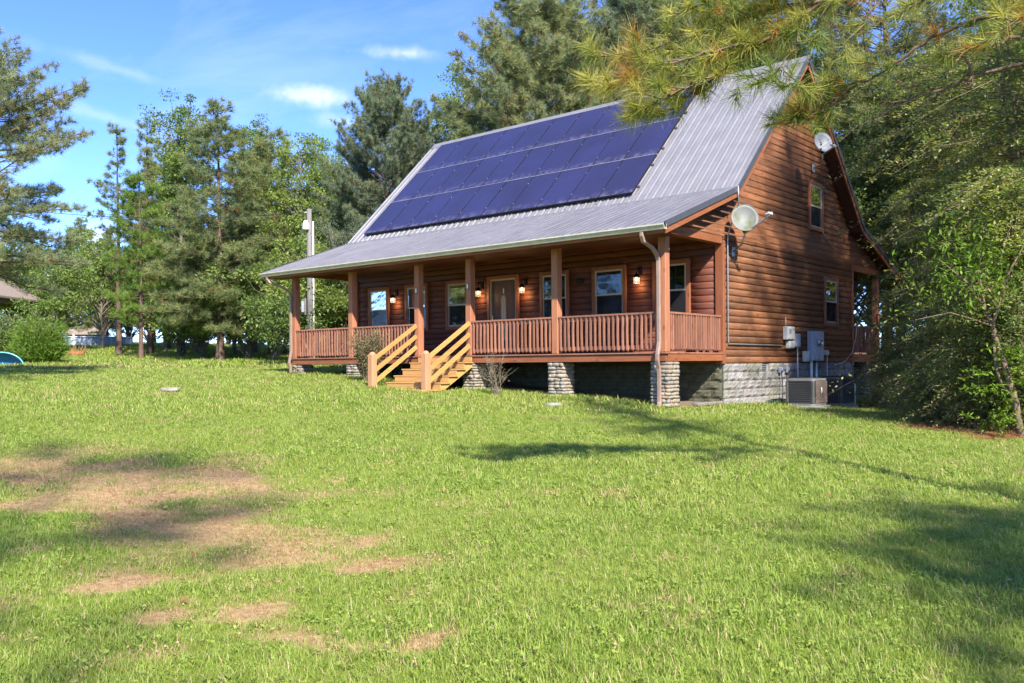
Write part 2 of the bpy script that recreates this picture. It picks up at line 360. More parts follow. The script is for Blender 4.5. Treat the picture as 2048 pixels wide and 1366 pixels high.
def stone_mats():
    m = Mat('pier_stone'); n = m.noise(m.coord('World'), 9, 7, 0.65)
    c = m.ramp(m.rand(), [(0, (0.29, 0.23, 0.165)), (0.35, (0.36, 0.315, 0.255)), (0.7, (0.27, 0.25, 0.22)), (1, (0.35, 0.26, 0.175))])
    c = m.mix(1.0, c, m.ramp(n, [(0.25, 0.55), (0.75, 1.25)]), 'MULTIPLY'); m.color(c).set(rough=0.9, spec=0.2); m.bump(n, 0.8, 0.03)
    m = Mat('block'); n = m.noise(m.coord('World'), 7, 8, 0.68)
    c = m.ramp(m.rand(), [(0, (0.26, 0.245, 0.24)), (0.5, (0.31, 0.295, 0.29)), (1, (0.24, 0.23, 0.225))])
    c = m.mix(1.0, c, m.ramp(n, [(0.25, 0.65), (0.75, 1.2)]), 'MULTIPLY')
    ms = m.noise(m.coord('World'), 1.1, 5, 0.6); c = m.mix(m.ramp(ms, [(0.45, 0.0), (0.7, 0.5)]), c, (0.15, 0.15, 0.08))
    z = m.node('ShaderNodeSeparateXYZ'); m.L.new(m.coord('World'), z.inputs[0])
    cl = m.math('MULTIPLY', m.ramp(m.math('ADD', m.math('MULTIPLY', z.outputs[2], -1.6), m.math('MULTIPLY', ms, 0.6)), [(1.1, 0.0), (1.6, 0.55)]), 1.0)
    c = m.mix(cl, c, (0.34, 0.2, 0.11)); m.color(c).set(rough=0.92, spec=0.2); m.bump(n, 1.0, 0.035)
    m = Mat('block_shade_moss'); n = m.noise(m.coord('World'), 7, 8, 0.68)  # under-porch shade put into the block colour, with a little moss green
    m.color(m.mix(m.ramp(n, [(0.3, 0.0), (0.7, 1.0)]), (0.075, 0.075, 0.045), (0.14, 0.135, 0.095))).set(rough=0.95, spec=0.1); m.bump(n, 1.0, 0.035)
    plain('mortar_dark', (0.17, 0.17, 0.12), 0.95, var=0.15, scale=20)  # mortar of that wall, darkened for the same porch shade
    plain('mortar', (0.30, 0.285, 0.27), 0.95, var=0.15, scale=20)
stone_mats()

def foliage(name, dark, mid, light, trans=0.4, rough=0.55, brown=None, spec=0.25):
    m = Mat(name); sh = m.attr('shade')
    c = m.ramp(sh, [(0.0, dark), (0.5, mid), (1.0, light)])
    if brown: c = m.mix(m.ramp(m.attr('brown'), [(0.5, 0.0), (0.52, 1.0)]), c, brown)
    c = m.mix(1.0, c, m.ramp(m.rand(), [(0, (0.82, 0.86, 0.9)), (0.5, (1, 1, 1)), (1, (1.16, 1.08, 0.9))]), 'MULTIPLY')
    m.color(c).set(rough=rough, spec=spec)
    tl = m.node('ShaderNodeBsdfTranslucent'); m.put(tl.inputs[0], m.mix(1.0, c, (1.15, 1.25, 0.6), 'MULTIPLY'))
    mx = m.node('ShaderNodeMixShader'); mx.inputs[0].default_value = trans; m.L.new(m.b.outputs[0], mx.inputs[1]); m.L.new(tl.outputs[0], mx.inputs[2]); m.L.new(mx.outputs[0], m.out.inputs[0])
    return m.m
foliage('pine_needles', (0.140, 0.185, 0.091), (0.244, 0.291, 0.120), (0.409, 0.399, 0.156), 0.38, brown=(0.24, 0.13, 0.05))
foliage('pine_needles_blue', (0.144, 0.190, 0.124), (0.243, 0.291, 0.170), (0.371, 0.381, 0.203), 0.38, brown=(0.2, 0.12, 0.05))
foliage('pine_needles_bright', (0.131, 0.218, 0.047), (0.199, 0.306, 0.055), (0.291, 0.393, 0.078), 0.4, brown=(0.22, 0.13, 0.05))
foliage('pine_needles_near', (0.112, 0.183, 0.058), (0.223, 0.269, 0.072), (0.414, 0.393, 0.108), 0.35, brown=(0.36, 0.19, 0.06))
foliage('leaf', (0.100, 0.154, 0.046), (0.169, 0.243, 0.062), (0.300, 0.340, 0.105), 0.42, rough=0.42)
foliage('leaf_yellow', (0.120, 0.183, 0.053), (0.200, 0.282, 0.078), (0.288, 0.366, 0.121), 0.42, rough=0.45)
foliage('leaf_dark', (0.075, 0.118, 0.046), (0.135, 0.197, 0.069), (0.233, 0.295, 0.105), 0.38, rough=0.4)
foliage('leaf_pale', (0.112, 0.143, 0.084), (0.182, 0.221, 0.126), (0.280, 0.299, 0.182), 0.36, rough=0.4)
foliage('leaf_shrub', (0.151, 0.200, 0.083), (0.239, 0.298, 0.101), (0.452, 0.438, 0.156), 0.4, rough=0.45)
foliage('leaf_bright', (0.088, 0.179, 0.022), (0.154, 0.263, 0.033), (0.242, 0.347, 0.066), 0.45, rough=0.45)
foliage('leaf_dry', (0.12, 0.13, 0.04), (0.21, 0.19, 0.08), (0.34, 0.24, 0.15), 0.3, rough=0.6)
def bark(name, a, b):
    m = Mat(name); n = m.noise(m.coord('Object', (9, 9, 2.2)), 2, 6, 0.65); m.color(m.ramp(n, [(0.3, a), (0.7, b)])).set(rough=0.9, spec=0.15); m.bump(n, 0.8, 0.03)
bark('pine_bark', (0.07, 0.045, 0.035), (0.2, 0.135, 0.105)); bark('grey_bark', (0.08, 0.07, 0.055), (0.24, 0.21, 0.17)); bark('twig_bark', (0.1, 0.065, 0.045), (0.24, 0.17, 0.12)); bark('pale_twig', (0.14, 0.115, 0.085), (0.27, 0.235, 0.18))

# ------------------------------------------------------------------ terrain
CP = np.array([(22.5, -16, -1.43), (19.8, -12.8, -1.41), (17.9, -14.4, -1.40), (21.6, -11.3, -1.42), (0, 0, -.17), (2.8, 0, -.24), (6.5, -1.6, -.52), (10.1, -.3, -.66), (12.9, -.2, -.85),
               (12.93, 5.5, -.97), (13.6, 8.3, -1.05), (12.9, 12.1, -1.05), (19.2, .9, -1.10), (16.4, 3.8, -1.04), (24, 4, -1.15), (-18, 8.5, .42), (-25.8, 8.4, .83), (-33, 8.7, 1.30), (-25.3, 2.2, .49),
               (-40, 12, 1.7), (-10, 4, .1), (10, -7, -1.0), (15, -5, -1.12), (0, -10, -.62), (-12, -10, -.05), (-45, -10, 1.2), (0, 30, .2), (-20, 40, .9), (20, 30, -1.1), (45, 10, -1.4), (40, -25, -1.7), (10, -30, -1.5), (-40, -50, .5),
               (-90, 0, 2.4), (-60, 60, 2.3), (0, 90, 1), (60, 60, -1), (90, 0, -2), (60, -60, -2.5), (0, -80, -2), (-90, -60, 1.5)], float)
def _phi(r2): return np.where(r2 > 1e-9, 0.5 * r2 * np.log(np.maximum(r2, 1e-9)), 0.0)
def _tps():
    n = len(CP); P2 = CP[:, :2] / 20
    K = _phi(((P2[:, None] - P2[None]) ** 2).sum(-1)) + np.eye(n) * 0.02; Pm = np.c_[np.ones(n), P2]
    A = np.block([[K, Pm], [Pm.T, np.zeros((3, 3))]]); return np.linalg.solve(A, np.r_[CP[:, 2], np.zeros(3)])
_TW = _tps()
def gz(x, y):
    x = np.atleast_1d(np.asarray(x, float)); y = np.atleast_1d(np.asarray(y, float)); x = np.clip(x, -110, 110); y = np.clip(y, -95, 110)
    q = np.c_[x, y] / 20; P2 = CP[:, :2] / 20; o = np.empty(len(q))
    for i in range(0, len(q), 20000):
        a = q[i:i + 20000]; K = _phi(((a[:, None] - P2[None]) ** 2).sum(-1)); o[i:i + 20000] = K @ _TW[:-3] + _TW[-3] + a @ _TW[-2:]
    o += 0.018 * np.sin(x * 1.3 + y * .7) * np.sin(y * 1.1 - x * .4) + 0.01 * np.sin(x * 3.1 - y * 2.3)
    return o
def g1(x, y): return float(gz(x, y)[0])
def ground_at(px, py):
    """where the view ray through a photo pixel meets the ground"""
    d = ray(px, py); t = 2.0
    for k in range(4000):
        p = CAM + d * t
        if p[2] < g1(p[0], p[1]): break
        t += 0.02 + t * 0.004
    return np.array([p[0], p[1], g1(p[0], p[1])])
def vnoise(x, y, sc, seed=0):
    r = np.random.default_rng(seed); T = r.random((64, 64)); x = x * sc + 1000; y = y * sc + 1000
    xi = np.floor(x).astype(int); yi = np.floor(y).astype(int); fx = x - xi; fy = y - yi; fx = fx * fx * (3 - 2 * fx); fy = fy * fy * (3 - 2 * fy)
    g = lambda a, b: T[a % 64, b % 64]
    return (g(xi, yi) * (1 - fx) + g(xi + 1, yi) * fx) * (1 - fy) + (g(xi, yi + 1) * (1 - fx) + g(xi + 1, yi + 1) * fx) * fy
def fbm(x, y, sc, seed=0, oc=4):
    t = 0; a = 1; s = 0
    for k in range(oc): t = t + a * vnoise(x, y, sc * 2 ** k, seed + k); s += a; a *= .55
    return t / s
# worn, dry patches of the lawn: centre pixel, half-width (m across the view), half-depth (m), strength
DRY = [(60, 935, 1.3, .75, .95), (215, 950, .8, .5, .9), (330, 985, 1.1, .75, 1), (215, 1020, .55, .35, 1), (460, 1050, .6, .55, .9), (255, 1055, .38, .3, 1), (620, 1085, .42, .3, .9), (690, 1100, .35, .25, .9), (760, 1135, .3, .22, .9),
       (330, 945, .6, .4, .8), (280, 1165, .32, .2, .95), (170, 1150, .2, .15, .7), (40, 1015, .35, .4, .9), (60, 1110, .15, .2, .7), (560, 1225, .22, .22, 1), (590, 1280, .18, .12, .9), (690, 1310, .22, .14, .8), (310, 1235, .14, .18, .8), (870, 1280, .13, .1, .9),
       (810, 1200, .12, .1, .8), (500, 925, .55, .4, .6), (560, 1000, .5, .4, .5), (720, 990, .5, .12, .7), (850, 1300, .1, .06, .7), (100, 735, 9, .9, .85), (500, 1130, .3, .2, .6), (410, 1110, .4, .25, .55), (20, 1220, .15, .15, .7), (340, 1310, .12, .1, .5), (240, 905, .8, .35, .55), (950, 1010, .35, .12, .35)]
_DP = [(ground_at(a, b), w * 1.15, d * 1.4 if b > 800 else d, s_) for a, b, w, d, s_ in DRY]
def dryness(x, y):
    o = np.zeros(len(x)); wx = (fbm(x, y, 1.5, 3, 5) - .5) * 2.4; wy = (fbm(x, y, 1.5, 9, 5) - .5) * 2.4
    for p, w, d, s_ in _DP:
        dx = x - p[0]; dy = y - p[1]; a = (dx * AX_R[0] + dy * AX_R[1]) / w + wx * 1.3; b = (dx * AX_F[0] + dy * AX_F[1]) / d + wy * 1.3
        o = np.maximum(o, s_ * np.clip(1.5 - (a * a + b * b), 0, 1))
    o = o * np.clip(0 + 1.9 * fbm(x, y, 2.4, 13), .2, 1.15) * np.clip(.3 + 1.4 * vnoise(x, y, 5.0, 41), .35, 1.15)
    sp = fbm(x, y, 3.2, 21); o = np.maximum(o, np.clip((sp - .66) * 4, 0, .5))
    return o
STRAW = ground_at(2010, 880)
def straw(x, y):
    dx = x - STRAW[0]; dy = y - STRAW[1]; n = fbm(x, y, 1.1, 31) - .5
    a = (dx * AX_R[0] + dy * AX_R[1] - 2.3) / 3.0; b = (dx * AX_F[0] + dy * AX_F[1] - 1.5) / 1.9
    r_ = a * a + b * b + n * 1.6
    o = np.clip((1.15 - r_) * 4, 0, 1)
    wood_ = np.clip((x * .35 + y - 19.5 + n * 4) * .5, 0, 1)           # leaf litter under the trees behind the house
    c2 = np.clip((y - .30 * (16 - x) - 13.5 + n * 3) * .6, 0, 1)
    # litter along the shrubs to the right
    e = np.clip((((x - 16.2) * .62 + (y - 3.6) * .78) + n * 1.5) * 1.2, 0, 1) * (x > 14)
    return np.maximum.reduce([o, c2, e])
def ground_material():
    m = Mat('ground_turf'); co = m.coord('World')
    n1 = m.noise(co, 0.8, 5, 0.6); n2 = m.noise(co, 14, 5, 0.7)
    g = m.mix(m.ramp(n1, [(0.35, 0.0), (0.65, 1.0)]), (0.15, 0.21, 0.025), (0.2, 0.25, 0.04)); g = m.mix(m.ramp(n2, [(0.4, 0.0), (0.7, 0.6)]), g, (0.17, 0.13, 0.055))
    d = m.mix(m.ramp(n2, [(0.3, 0.0), (0.7, 1.0)]), (0.25, 0.165, 0.08), (0.44, 0.31, 0.165))
    st = m.mix(m.ramp(n2, [(0.3, 0.0), (0.7, 1.0)]), (0.10, 0.05, 0.02), (0.27, 0.13, 0.055))
    dm = m.ramp(m.math('ADD', m.attr('dry'), m.math('MULTIPLY', m.math('SUBTRACT', n2, 0.5), 0.8)), [(0.3, 0.0), (0.7, 1.0)])
    c = m.mix(dm, g, d); c = m.mix(m.attr('straw'), c, st)
    c = m.mix(m.attr('bare'), c, m.mix(n2, (0.12, 0.09, 0.06), (0.26, 0.2, 0.14)))
    m.color(c).set(rough=0.95, spec=0.1); m.bump(n2, 0.6, 0.03); return m.m
GROUND_MAT = ground_material()
def bareness(x, y):
    b = ((x > -.15) & (x < 13.0) & (y > .5) & (y < 13)).astype(float) * np.clip((x - 4.5) / 2, 0, 1)
    strip = np.clip(1 - np.abs(x - 13.15) / .35, 0, 1) * (y > 1.2) * (y < 12); return np.maximum(b, strip)
def grid_axis(fine0, fine1, step, far, grow=1.22):
    a = list(np.arange(fine0, fine1 + 1e-6, step)); s_ = step
    while a[-1] < far: s_ *= grow; a.append(a[-1] + s_)
    s_ = step; b = []
    x = a[0]
    while x > -far: s_ *= grow; x -= s_; b.append(x)
    return np.array(b[::-1] + a)
def build_ground():
    xs = grid_axis(-14, 27, 0.3, 900); ys = grid_axis(-17, 16, 0.3, 900)
    X, Y = np.meshgrid(xs, ys, indexing='xy'); x = X.ravel(); y = Y.ravel(); z = gz(x, y)
    nx, ny = len(xs), len(ys); i = np.arange(nx * ny).reshape(ny, nx)
    F = np.stack([i[:-1, :-1], i[:-1, 1:], i[1:, 1:], i[1:, :-1]], -1).reshape(-1, 4)
    me = np_mesh('ground', np.c_[x, y, z], F, GROUND_MAT, attrs=dict(dry=dryness(x, y), straw=straw(x, y), bare=bareness(x, y)), smooth=True)
    o = link_mesh('ground', me); tag(o, kind='structure')
build_ground()

# ------------------------------------------------------------------ lawn grass (stuff)
def grass_material():
    m = Mat('grass_blade'); d = m.attr('dry', 'INSTANCER'); rnd = m.attr('rnd', 'INSTANCER'); co = m.coord('World')
    n1 = m.noise(co, 0.55, 4, 0.6); b = m.attr('shade')
    g = m.ramp(m.math('ADD', m.math('MULTIPLY', rnd, 0.55), m.math('MULTIPLY', b, 0.45)), [(0.0, (0.15, 0.25, 0.028)), (0.5, (0.26, 0.36, 0.055)), (1.0, (0.37, 0.45, 0.11))])
    g = m.mix(m.ramp(n1, [(0.4, 0.0), (0.7, 0.45)]), g, (0.33, 0.38, 0.085))
    dr = m.ramp(b, [(0.0, (0.33, 0.19, 0.09)), (0.6, (0.48, 0.32, 0.155)), (1.0, (0.56, 0.43, 0.24))])
    f = m.math('GREATER_THAN', m.math('ADD', d, m.math('MULTIPLY', m.math('SUBTRACT', b, 0.5), 1.1)), 0.52)
    c = m.mix(f, g, dr); m.color(c).set(rough=0.5, spec=0.3)
    tl = m.node('ShaderNodeBsdfTranslucent'); m.put(tl.inputs[0], c); mx = m.node('ShaderNodeMixShader'); mx.inputs[0].default_value = 0.35
    m.L.new(m.b.outputs[0], mx.inputs[1]); m.L.new(tl.outputs[0], mx.inputs[2]); m.L.new(mx.outputs[0], m.out.inputs[0]); return m.m
GRASS_MAT = grass_material()
def clump_mesh(seed, n, spread, h, w, segs=3):
    r = np.random.default_rng(seed); V = []; T = []; Q = []; S = []
    for k in range(n):
        a = r.random() * 6.283; rr = spread * math.sqrt(r.random()); b = np.array([rr * math.cos(a), rr * math.sin(a), -.01])
        la = r.random() * 6.283; lean = r.uniform(.25, 1.15); hh = h * r.uniform(.45, 1.15); ww = w * r.uniform(.6, 1.3)
        ld = np.array([math.cos(la), math.sin(la), 0]); sd = np.array([-ld[1], ld[0], 0]); sh = r.random(); o = len(V)
        for s_ in range(segs):
            t = s_ / segs; p = b + np.array([0, 0, 1]) * hh * (t - .28 * lean * t * t) + ld * hh * lean * t * t; wd = ww * (1 - t * .55)
            V += [p - sd * wd / 2, p + sd * wd / 2]; S += [sh, sh]
        V.append(b + np.array([0, 0, 1]) * hh * (1 - .28 * lean) + ld * hh * lean); S.append(sh)
        for s_ in range(segs - 1): i = o + 2 * s_; Q.append((i, i + 1, i + 3, i + 2))
        i = o + 2 * (segs - 1); T.append((i, i + 1, i + 2))
    Fs = [np.array(T)]
    if Q: Fs.append(np.array(Q))
    return np_mesh('grass_clump', np.array(V), Fs, GRASS_MAT, attrs=dict(shade=S))
def weed_mesh(seed, size):
    r = np.random.default_rng(seed); V = []; F = []; S = []
    for k in range(16):
        a = r.random() * 6.283; rr = .05 * math.sqrt(r.random()); c = np.array([rr * math.cos(a), rr * math.sin(a), r.uniform(.012, .04)]); n = np.array([r.normal(0, .35), r.normal(0, .35), 1]); n /= np.linalg.norm(n); u = np.cross(n, (0.3, .8, 0)); u /= np.linalg.norm(u); w = np.cross(n, u); s_ = size * r.uniform(.5, 1.1); o = len(V); sh = r.random()
        for q in range(6): t = q * math.pi / 3; V.append(c + (u * math.cos(t) + w * math.sin(t) * .7) * s_ * .5); S.append(sh)
        F.append([o + q for q in range(6)])
    return np_mesh('weed_clump', np.array(V), np.array(F), GRASS_MAT, attrs=dict(shade=S))
def grass_nodes(name, col):
    g = bpy.data.node_groups.new(name, 'GeometryNodeTree'); g.interface.new_socket('Geometry', in_out='INPUT', socket_type='NodeSocketGeometry'); g.interface.new_socket('Geometry', in_out='OUTPUT', socket_type='NodeSocketGeometry')
    N, Lk = g.nodes, g.links; gi = N.new('NodeGroupInput'); go = N.new('NodeGroupOutput')
    dp = N.new('GeometryNodeDistributePointsOnFaces'); da = N.new('GeometryNodeInputNamedAttribute'); da.data_type = 'FLOAT'; da.inputs['Name'].default_value = 'dens'
    Lk.new(gi.outputs[0], dp.inputs['Mesh']); Lk.new(da.outputs[0], dp.inputs['Density'])
    st = N.new('GeometryNodeStoreNamedAttribute'); st.data_type = 'FLOAT'; st.domain = 'POINT'; st.inputs['Name'].default_value = 'rnd'
    rv = N.new('FunctionNodeRandomValue'); rv.data_type = 'FLOAT'; rv.inputs['Seed'].default_value = 5
    Lk.new(dp.outputs['Points'], st.inputs['Geometry']); Lk.new(rv.outputs[1], st.inputs['Value'])
    ci = N.new('GeometryNodeCollectionInfo'); ci.inputs['Collection'].default_value = col; ci.inputs['Separate Children'].default_value = True; ci.inputs['Reset Children'].default_value = True
    ip = N.new('GeometryNodeInstanceOnPoints'); ip.inputs['Pick Instance'].default_value = True
    Lk.new(st.outputs[0], ip.inputs['Points']); Lk.new(ci.outputs[0], ip.inputs['Instance'])
    rr = N.new('FunctionNodeRandomValue'); rr.data_type = 'FLOAT_VECTOR'; rr.inputs[0].default_value = (-.15, -.15, 0); rr.inputs[1].default_value = (.15, .15, 6.283); rr.inputs['Seed'].default_value = 2; Lk.new(rr.outputs[0], ip.inputs['Rotation'])
    rs = N.new('FunctionNodeRandomValue'); rs.data_type = 'FLOAT'; rs.inputs[2].default_value = .6; rs.inputs[3].default_value = 1.35; rs.inputs['Seed'].default_value = 9
    sa = N.new('GeometryNodeInputNamedAttribute'); sa.data_type = 'FLOAT'; sa.inputs['Name'].default_value = 'gsc'
    mu = N.new('ShaderNodeMath'); mu.operation = 'MULTIPLY'; Lk.new(rs.outputs[1], mu.inputs[0]); Lk.new(sa.outputs[0], mu.inputs[1]); Lk.new(mu.outputs[0], ip.inputs['Scale'])
    Lk.new(ip.outputs[0], go.inputs[0]); return g
def build_grass():
    bands = [('near', 2.2, 8.5, .12, 600, 15, .05, .066, .0038, 3), ('mid', 8.5, 17, .3, 260, 15, .075, .072, .0058, 3), ('far', 17, 32, .6, 100, 14, .13, .085, .011, 2), ('back', 32, 75, 1.4, 17, 16, .32, .15, .03, 2)]
    for nm, d0, d1, step, dens, n, spread, h, w, segs in bands:
        col = bpy.data.collections.new('grass_clumps_' + nm)
        for k in range(9 if nm in ('near', 'mid') else 5):
            co_ = bpy.data.objects.new('grass_clump', clump_mesh(100 + k, n, spread, h, w, segs)); col.objects.link(co_)
        if nm in ('near', 'mid'):
            for k in range(1): col.objects.link(bpy.data.objects.new('weed_clump', weed_mesh(300 + k, .022 if nm == 'near' else .03)))
        ds = np.arange(d0, d1 + 1e-6, step); us = np.linspace(-.70, .70, max(8, int(1.4 * d1 / step)))
        Dm, Um = np.meshgrid(ds, us, indexing='ij'); D = Dm.ravel(); U_ = Um.ravel()
        x = CAM[0] + D * (AX_F[0] + U_ * AX_R[0]); y = CAM[1] + D * (AX_F[1] + U_ * AX_R[1]); z = gz(x, y) + .004
        dr = dryness(x, y); st = straw(x, y); ba = bareness(x, y)
        house = ((x > .2) & (x < 13.05) & (y > .35) & (y < 13)) & (x > 3.2) | ((x > 5.3) & (x < 7.6) & (y > -1.55) & (y < .4))
        de = dens * (1 - .12 * np.clip(dr, 0, 1)) * (1 - .93 * st) * (1 - .9 * ba) * (~house) * (.55 + .75 * fbm(x, y, 2.3, 77))
        gs = (1 - .45 * np.clip(dr, 0, 1)) * (.55 + .9 * fbm(x, y, .9, 55)) * (1 - .3 * st) * (1 + .7 * ((np.abs(y - .0) < .3) & (x > -.3) & (x < 13.3)) + .6 * ((np.abs(x - 13.5) < .3) & (y > 0) & (y < 12)))
        i = np.arange(len(x)).reshape(Dm.shape); F = np.stack([i[:-1, :-1], i[:-1, 1:], i[1:, 1:], i[1:, :-1]], -1).reshape(-1, 4)
        me = np_mesh('lawn_grass', np.c_[x, y, z], F, GRASS_MAT, attrs=dict(dens=de, gsc=gs, dry=dr))
        o = link_mesh('lawn_grass', me); md = o.modifiers.new('grass', 'NODES'); md.node_group = grass_nodes('grass_' + nm, col)
        lab = dict(near='short green and straw coloured lawn blades closest to the viewer', mid='sunlit green lawn grass in the middle of the yard', far='green lawn grass along the porch and out to its left', back='pale lawn grass far off before the tree line')[nm]
        tag(o, lab, 'grass', kind='stuff')
build_grass()

# ------------------------------------------------------------------ the cabin
L, P, WD = 12.93, 2.51, 8.13
YB, YR, YE = 2.56, 6.57, -0.665
Z_DECK, Z_BAND, Z_RAIL, Z_BEAM = 0.316, 0.127, 1.166, 2.792
ZE, ZB, ZR = 2.857, 4.035, 7.99
XL, XR = -0.52, L + 0.40
def roof_z(y):
    if y > YR: y = 2 * YR - y
    return ZE + (y - YE) * (ZB - ZE) / (YB - YE) if y < YB else ZB + (y - YB) * (ZR - ZB) / (YR - YB)
cabin = empty('log_cabin', (L / 2, P, 0))
tag(cabin, 'stained log cabin with steep grey metal roof and deep front porch', 'house')
CO = Vector(cabin.location)
def part(mb, name, mats, parent=None):
    """parts are modelled in world coordinates; shift under their parent"""
    o = mb.build(name, mats, parent or cabin); off = CO if parent is None or parent is cabin else Vector((0, 0, 0))
    o.location = -off; return o
M = MATS
WIN_F = [(0.62, 1.60), (2.33, 3.34), (4.08, 5.06), (7.62, 8.60), (9.32, 10.35), (11.11, 12.12)]     # casing extents on the front wall
WZ0, WZ1 = 1.10, 2.53
DOOR = (5.72, 6.88, Z_DECK, 2.55)
T = 0.10                                                       # casing width
op_f = [(a + T - .02, b - T + .02, WZ0 + T - .02, WZ1 - T + .02) for a, b in WIN_F] + [(DOOR[0] + T - .02, DOOR[1] - T + .02, DOOR[2] - .02, DOOR[3] - T + .02)]
WIN_G = [(7.36, 8.34, 3.66, 5.0), (8.38, 9.40, 1.09, 2.47)]
op_g = [(a + T - .02, b - T + .02, c + T - .02, d - T + .02) for a, b, c, d in WIN_G]
CH = 0.157
def log_out(t): return 0.008 + 0.042 * math.sqrt(max(0.0, 1 - (2 * t - 1) ** 2)) ** 0.9
def log_piece(z0, za, zb, e0, e1, mp, k):
    """one D-shaped log piece of the course that starts at z0, between heights za and zb and ends e0(z)..e1(z)"""
    n = max(2, int(round(7 * (zb - za) / CH)) + 1); vs = []
    for i in range(n):
        z = za + (zb - za) * i / (n - 1); ua, ub = e0(z), e1(z)
        if ub < ua + .01: ub = ua + .01
        o_ = log_out(min(1, max(0, (z - z0) / CH))) * k
        vs += [mp(ua, o_, z), mp(ub, o_, z), mp(ua, -.02, z), mp(ub, -.02, z)]
    fs = []
    for i in range(0, 4 * (n - 1), 4): fs += [(i, i + 1, i + 5, i + 4), (i + 2, i, i + 4, i + 6), (i + 1, i + 3, i + 7, i + 5)]
    i = 4 * (n - 1); fs += [(0, 2, 3, 1), (i, i + 1, i + 3, i + 2)]
    return MB().add(vs, fs, 0, True)
def log_course(z0, e0, e1, holes, mp, mat, wall, k=1.0):
    hs = sorted(h for h in holes if h[2] < z0 + CH - .004 and h[3] > z0 + .004); lo = None
    for a, b in zip([None] + [h[1] for h in hs], [h[0] for h in hs] + [None]):
        part(log_piece(z0, z0, z0 + CH, e0 if a is None else (lambda z, a=a: a), e1 if b is None else (lambda z, b=b: b), mp, k), 'log', mat, wall)
    for h in hs:                                             # short pieces over and under an opening
        for za, zb in ((z0, h[2]), (h[3], z0 + CH)):
            if zb - za > .015: part(log_piece(z0, za, zb, lambda z, h=h: h[0], lambda z, h=h: h[1], mp, k), 'log', mat, wall)
def wall_sheet(us, top, zb, holes, mp, th):
    """backing wall with rectangular holes; mp(u, d, z)"""
    mb = MB(); us = sorted(set(us) | {x for h in holes for x in h[:2]})
    for a, b in zip(us[:-1], us[1:]):
        um = (a + b) / 2; hs = sorted((h[2], h[3]) for h in holes if h[0] < um < h[1]); lo = zb
        segs = []
        for (p, q) in hs: segs.append((lo, p)); lo = q
        segs.append((lo, None))
        for (p, q) in segs:
            ta, tb = (top(a), top(b)) if q is None else (q, q)
            if min(ta, tb) <= p: continue
            v = [mp(a, 0, p), mp(b, 0, p), mp(b, 0, tb), mp(a, 0, ta), mp(a, th, p), mp(b, th, p), mp(b, th, tb), mp(a, th, ta)]
            mb.add(v, [(0, 1, 2, 3), (7, 6, 5, 4), (0, 4, 5, 1), (1, 5, 6, 2), (2, 6, 7, 3), (3, 7, 4, 0)])
    return mb
Z0 = 0.07
# front wall
fw = part(wall_sheet([0.0, L - .1], lambda u: 3.6, Z0, op_f, lambda u, d, z: (u, P + .0215 + d, z), .12), 'front_wall', M['interior'])
zc = Z0
while zc < 2.98:
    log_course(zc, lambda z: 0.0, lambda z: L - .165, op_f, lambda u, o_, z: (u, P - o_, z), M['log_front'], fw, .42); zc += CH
# right gable wall, visible from the yard
def ytop_front(z):           # front end of a course at height z
    if z < 2.98: return P
    if z < roof_z(YB) - .2: return max(.02, YE + (z + .16 - ZE) / ((ZB - ZE) / (YB - YE)))
    return YB + (z + .2 - ZB) / ((ZR - ZB) / (YR - YB))
gw = part(wall_sheet([P, YB, YR, 2 * YR - YB, 2 * YR - P], lambda u: roof_z(u) - .2, Z0, op_g, lambda u, d, z: (L - .0215 - d, u, z), .12), 'gable_wall', M['interior'])
zc = Z0
while zc < 7.6:
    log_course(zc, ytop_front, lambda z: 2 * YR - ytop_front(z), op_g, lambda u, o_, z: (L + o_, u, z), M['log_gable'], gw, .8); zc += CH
# left gable and back wall (out of sight, closing the house)
lw = part(wall_sheet([P, YB, YR, 2 * YR - YB, 2 * YR - P], lambda u: roof_z(u) - .2, Z0, [], lambda u, d, z: (d, u, z), .12), 'side_wall', M['log_gable'])
bw = part(wall_sheet([0.125, L - .145], lambda u: 3.6, Z0, [], lambda u, d, z: (u, 2 * YR - P - d, z), .12), 'back_wall', M['log_front'])
part(MB().box(.13, L - .15, P + .15, 2 * YR - P - .13, Z_DECK - .2, Z_DECK - .02), 'interior_floor', M['interior'])
part(MB().box(.13, L - .15, P + .15, 2 * YR - P - .13, 2.85, 2.95), 'interior_ceiling', M['interior'])
part(MB().box(.13, L - .15, 6.4, 6.5, Z_DECK, 2.85), 'partition', M['interior'])
part(MB().box(9.0, 9.1, P + .15, 6.39, Z_DECK, 2.85), 'partition', M['interior']); part(MB().box(3.7, 3.8, P + .15, 6.39, Z_DECK, 2.85), 'partition', M['interior'])
# corner boards
part(MB().cbox(L - .16, L + .045, P - .06, P + .05, Z0 - .01, Z_BEAM + .0), 'corner_board', M['trim_wood'])
part(MB().cbox(L - .02, L + .06, 2 * YR - P - .12, 2 * YR - P + .02, Z0 - .01, 2.95), 'corner_board', M['trim_wood'])
part(MB().cbox(-.03, .1, P - .06, P + .05, Z0 - .01, Z_BEAM), 'corner_board', M['trim_wood'])

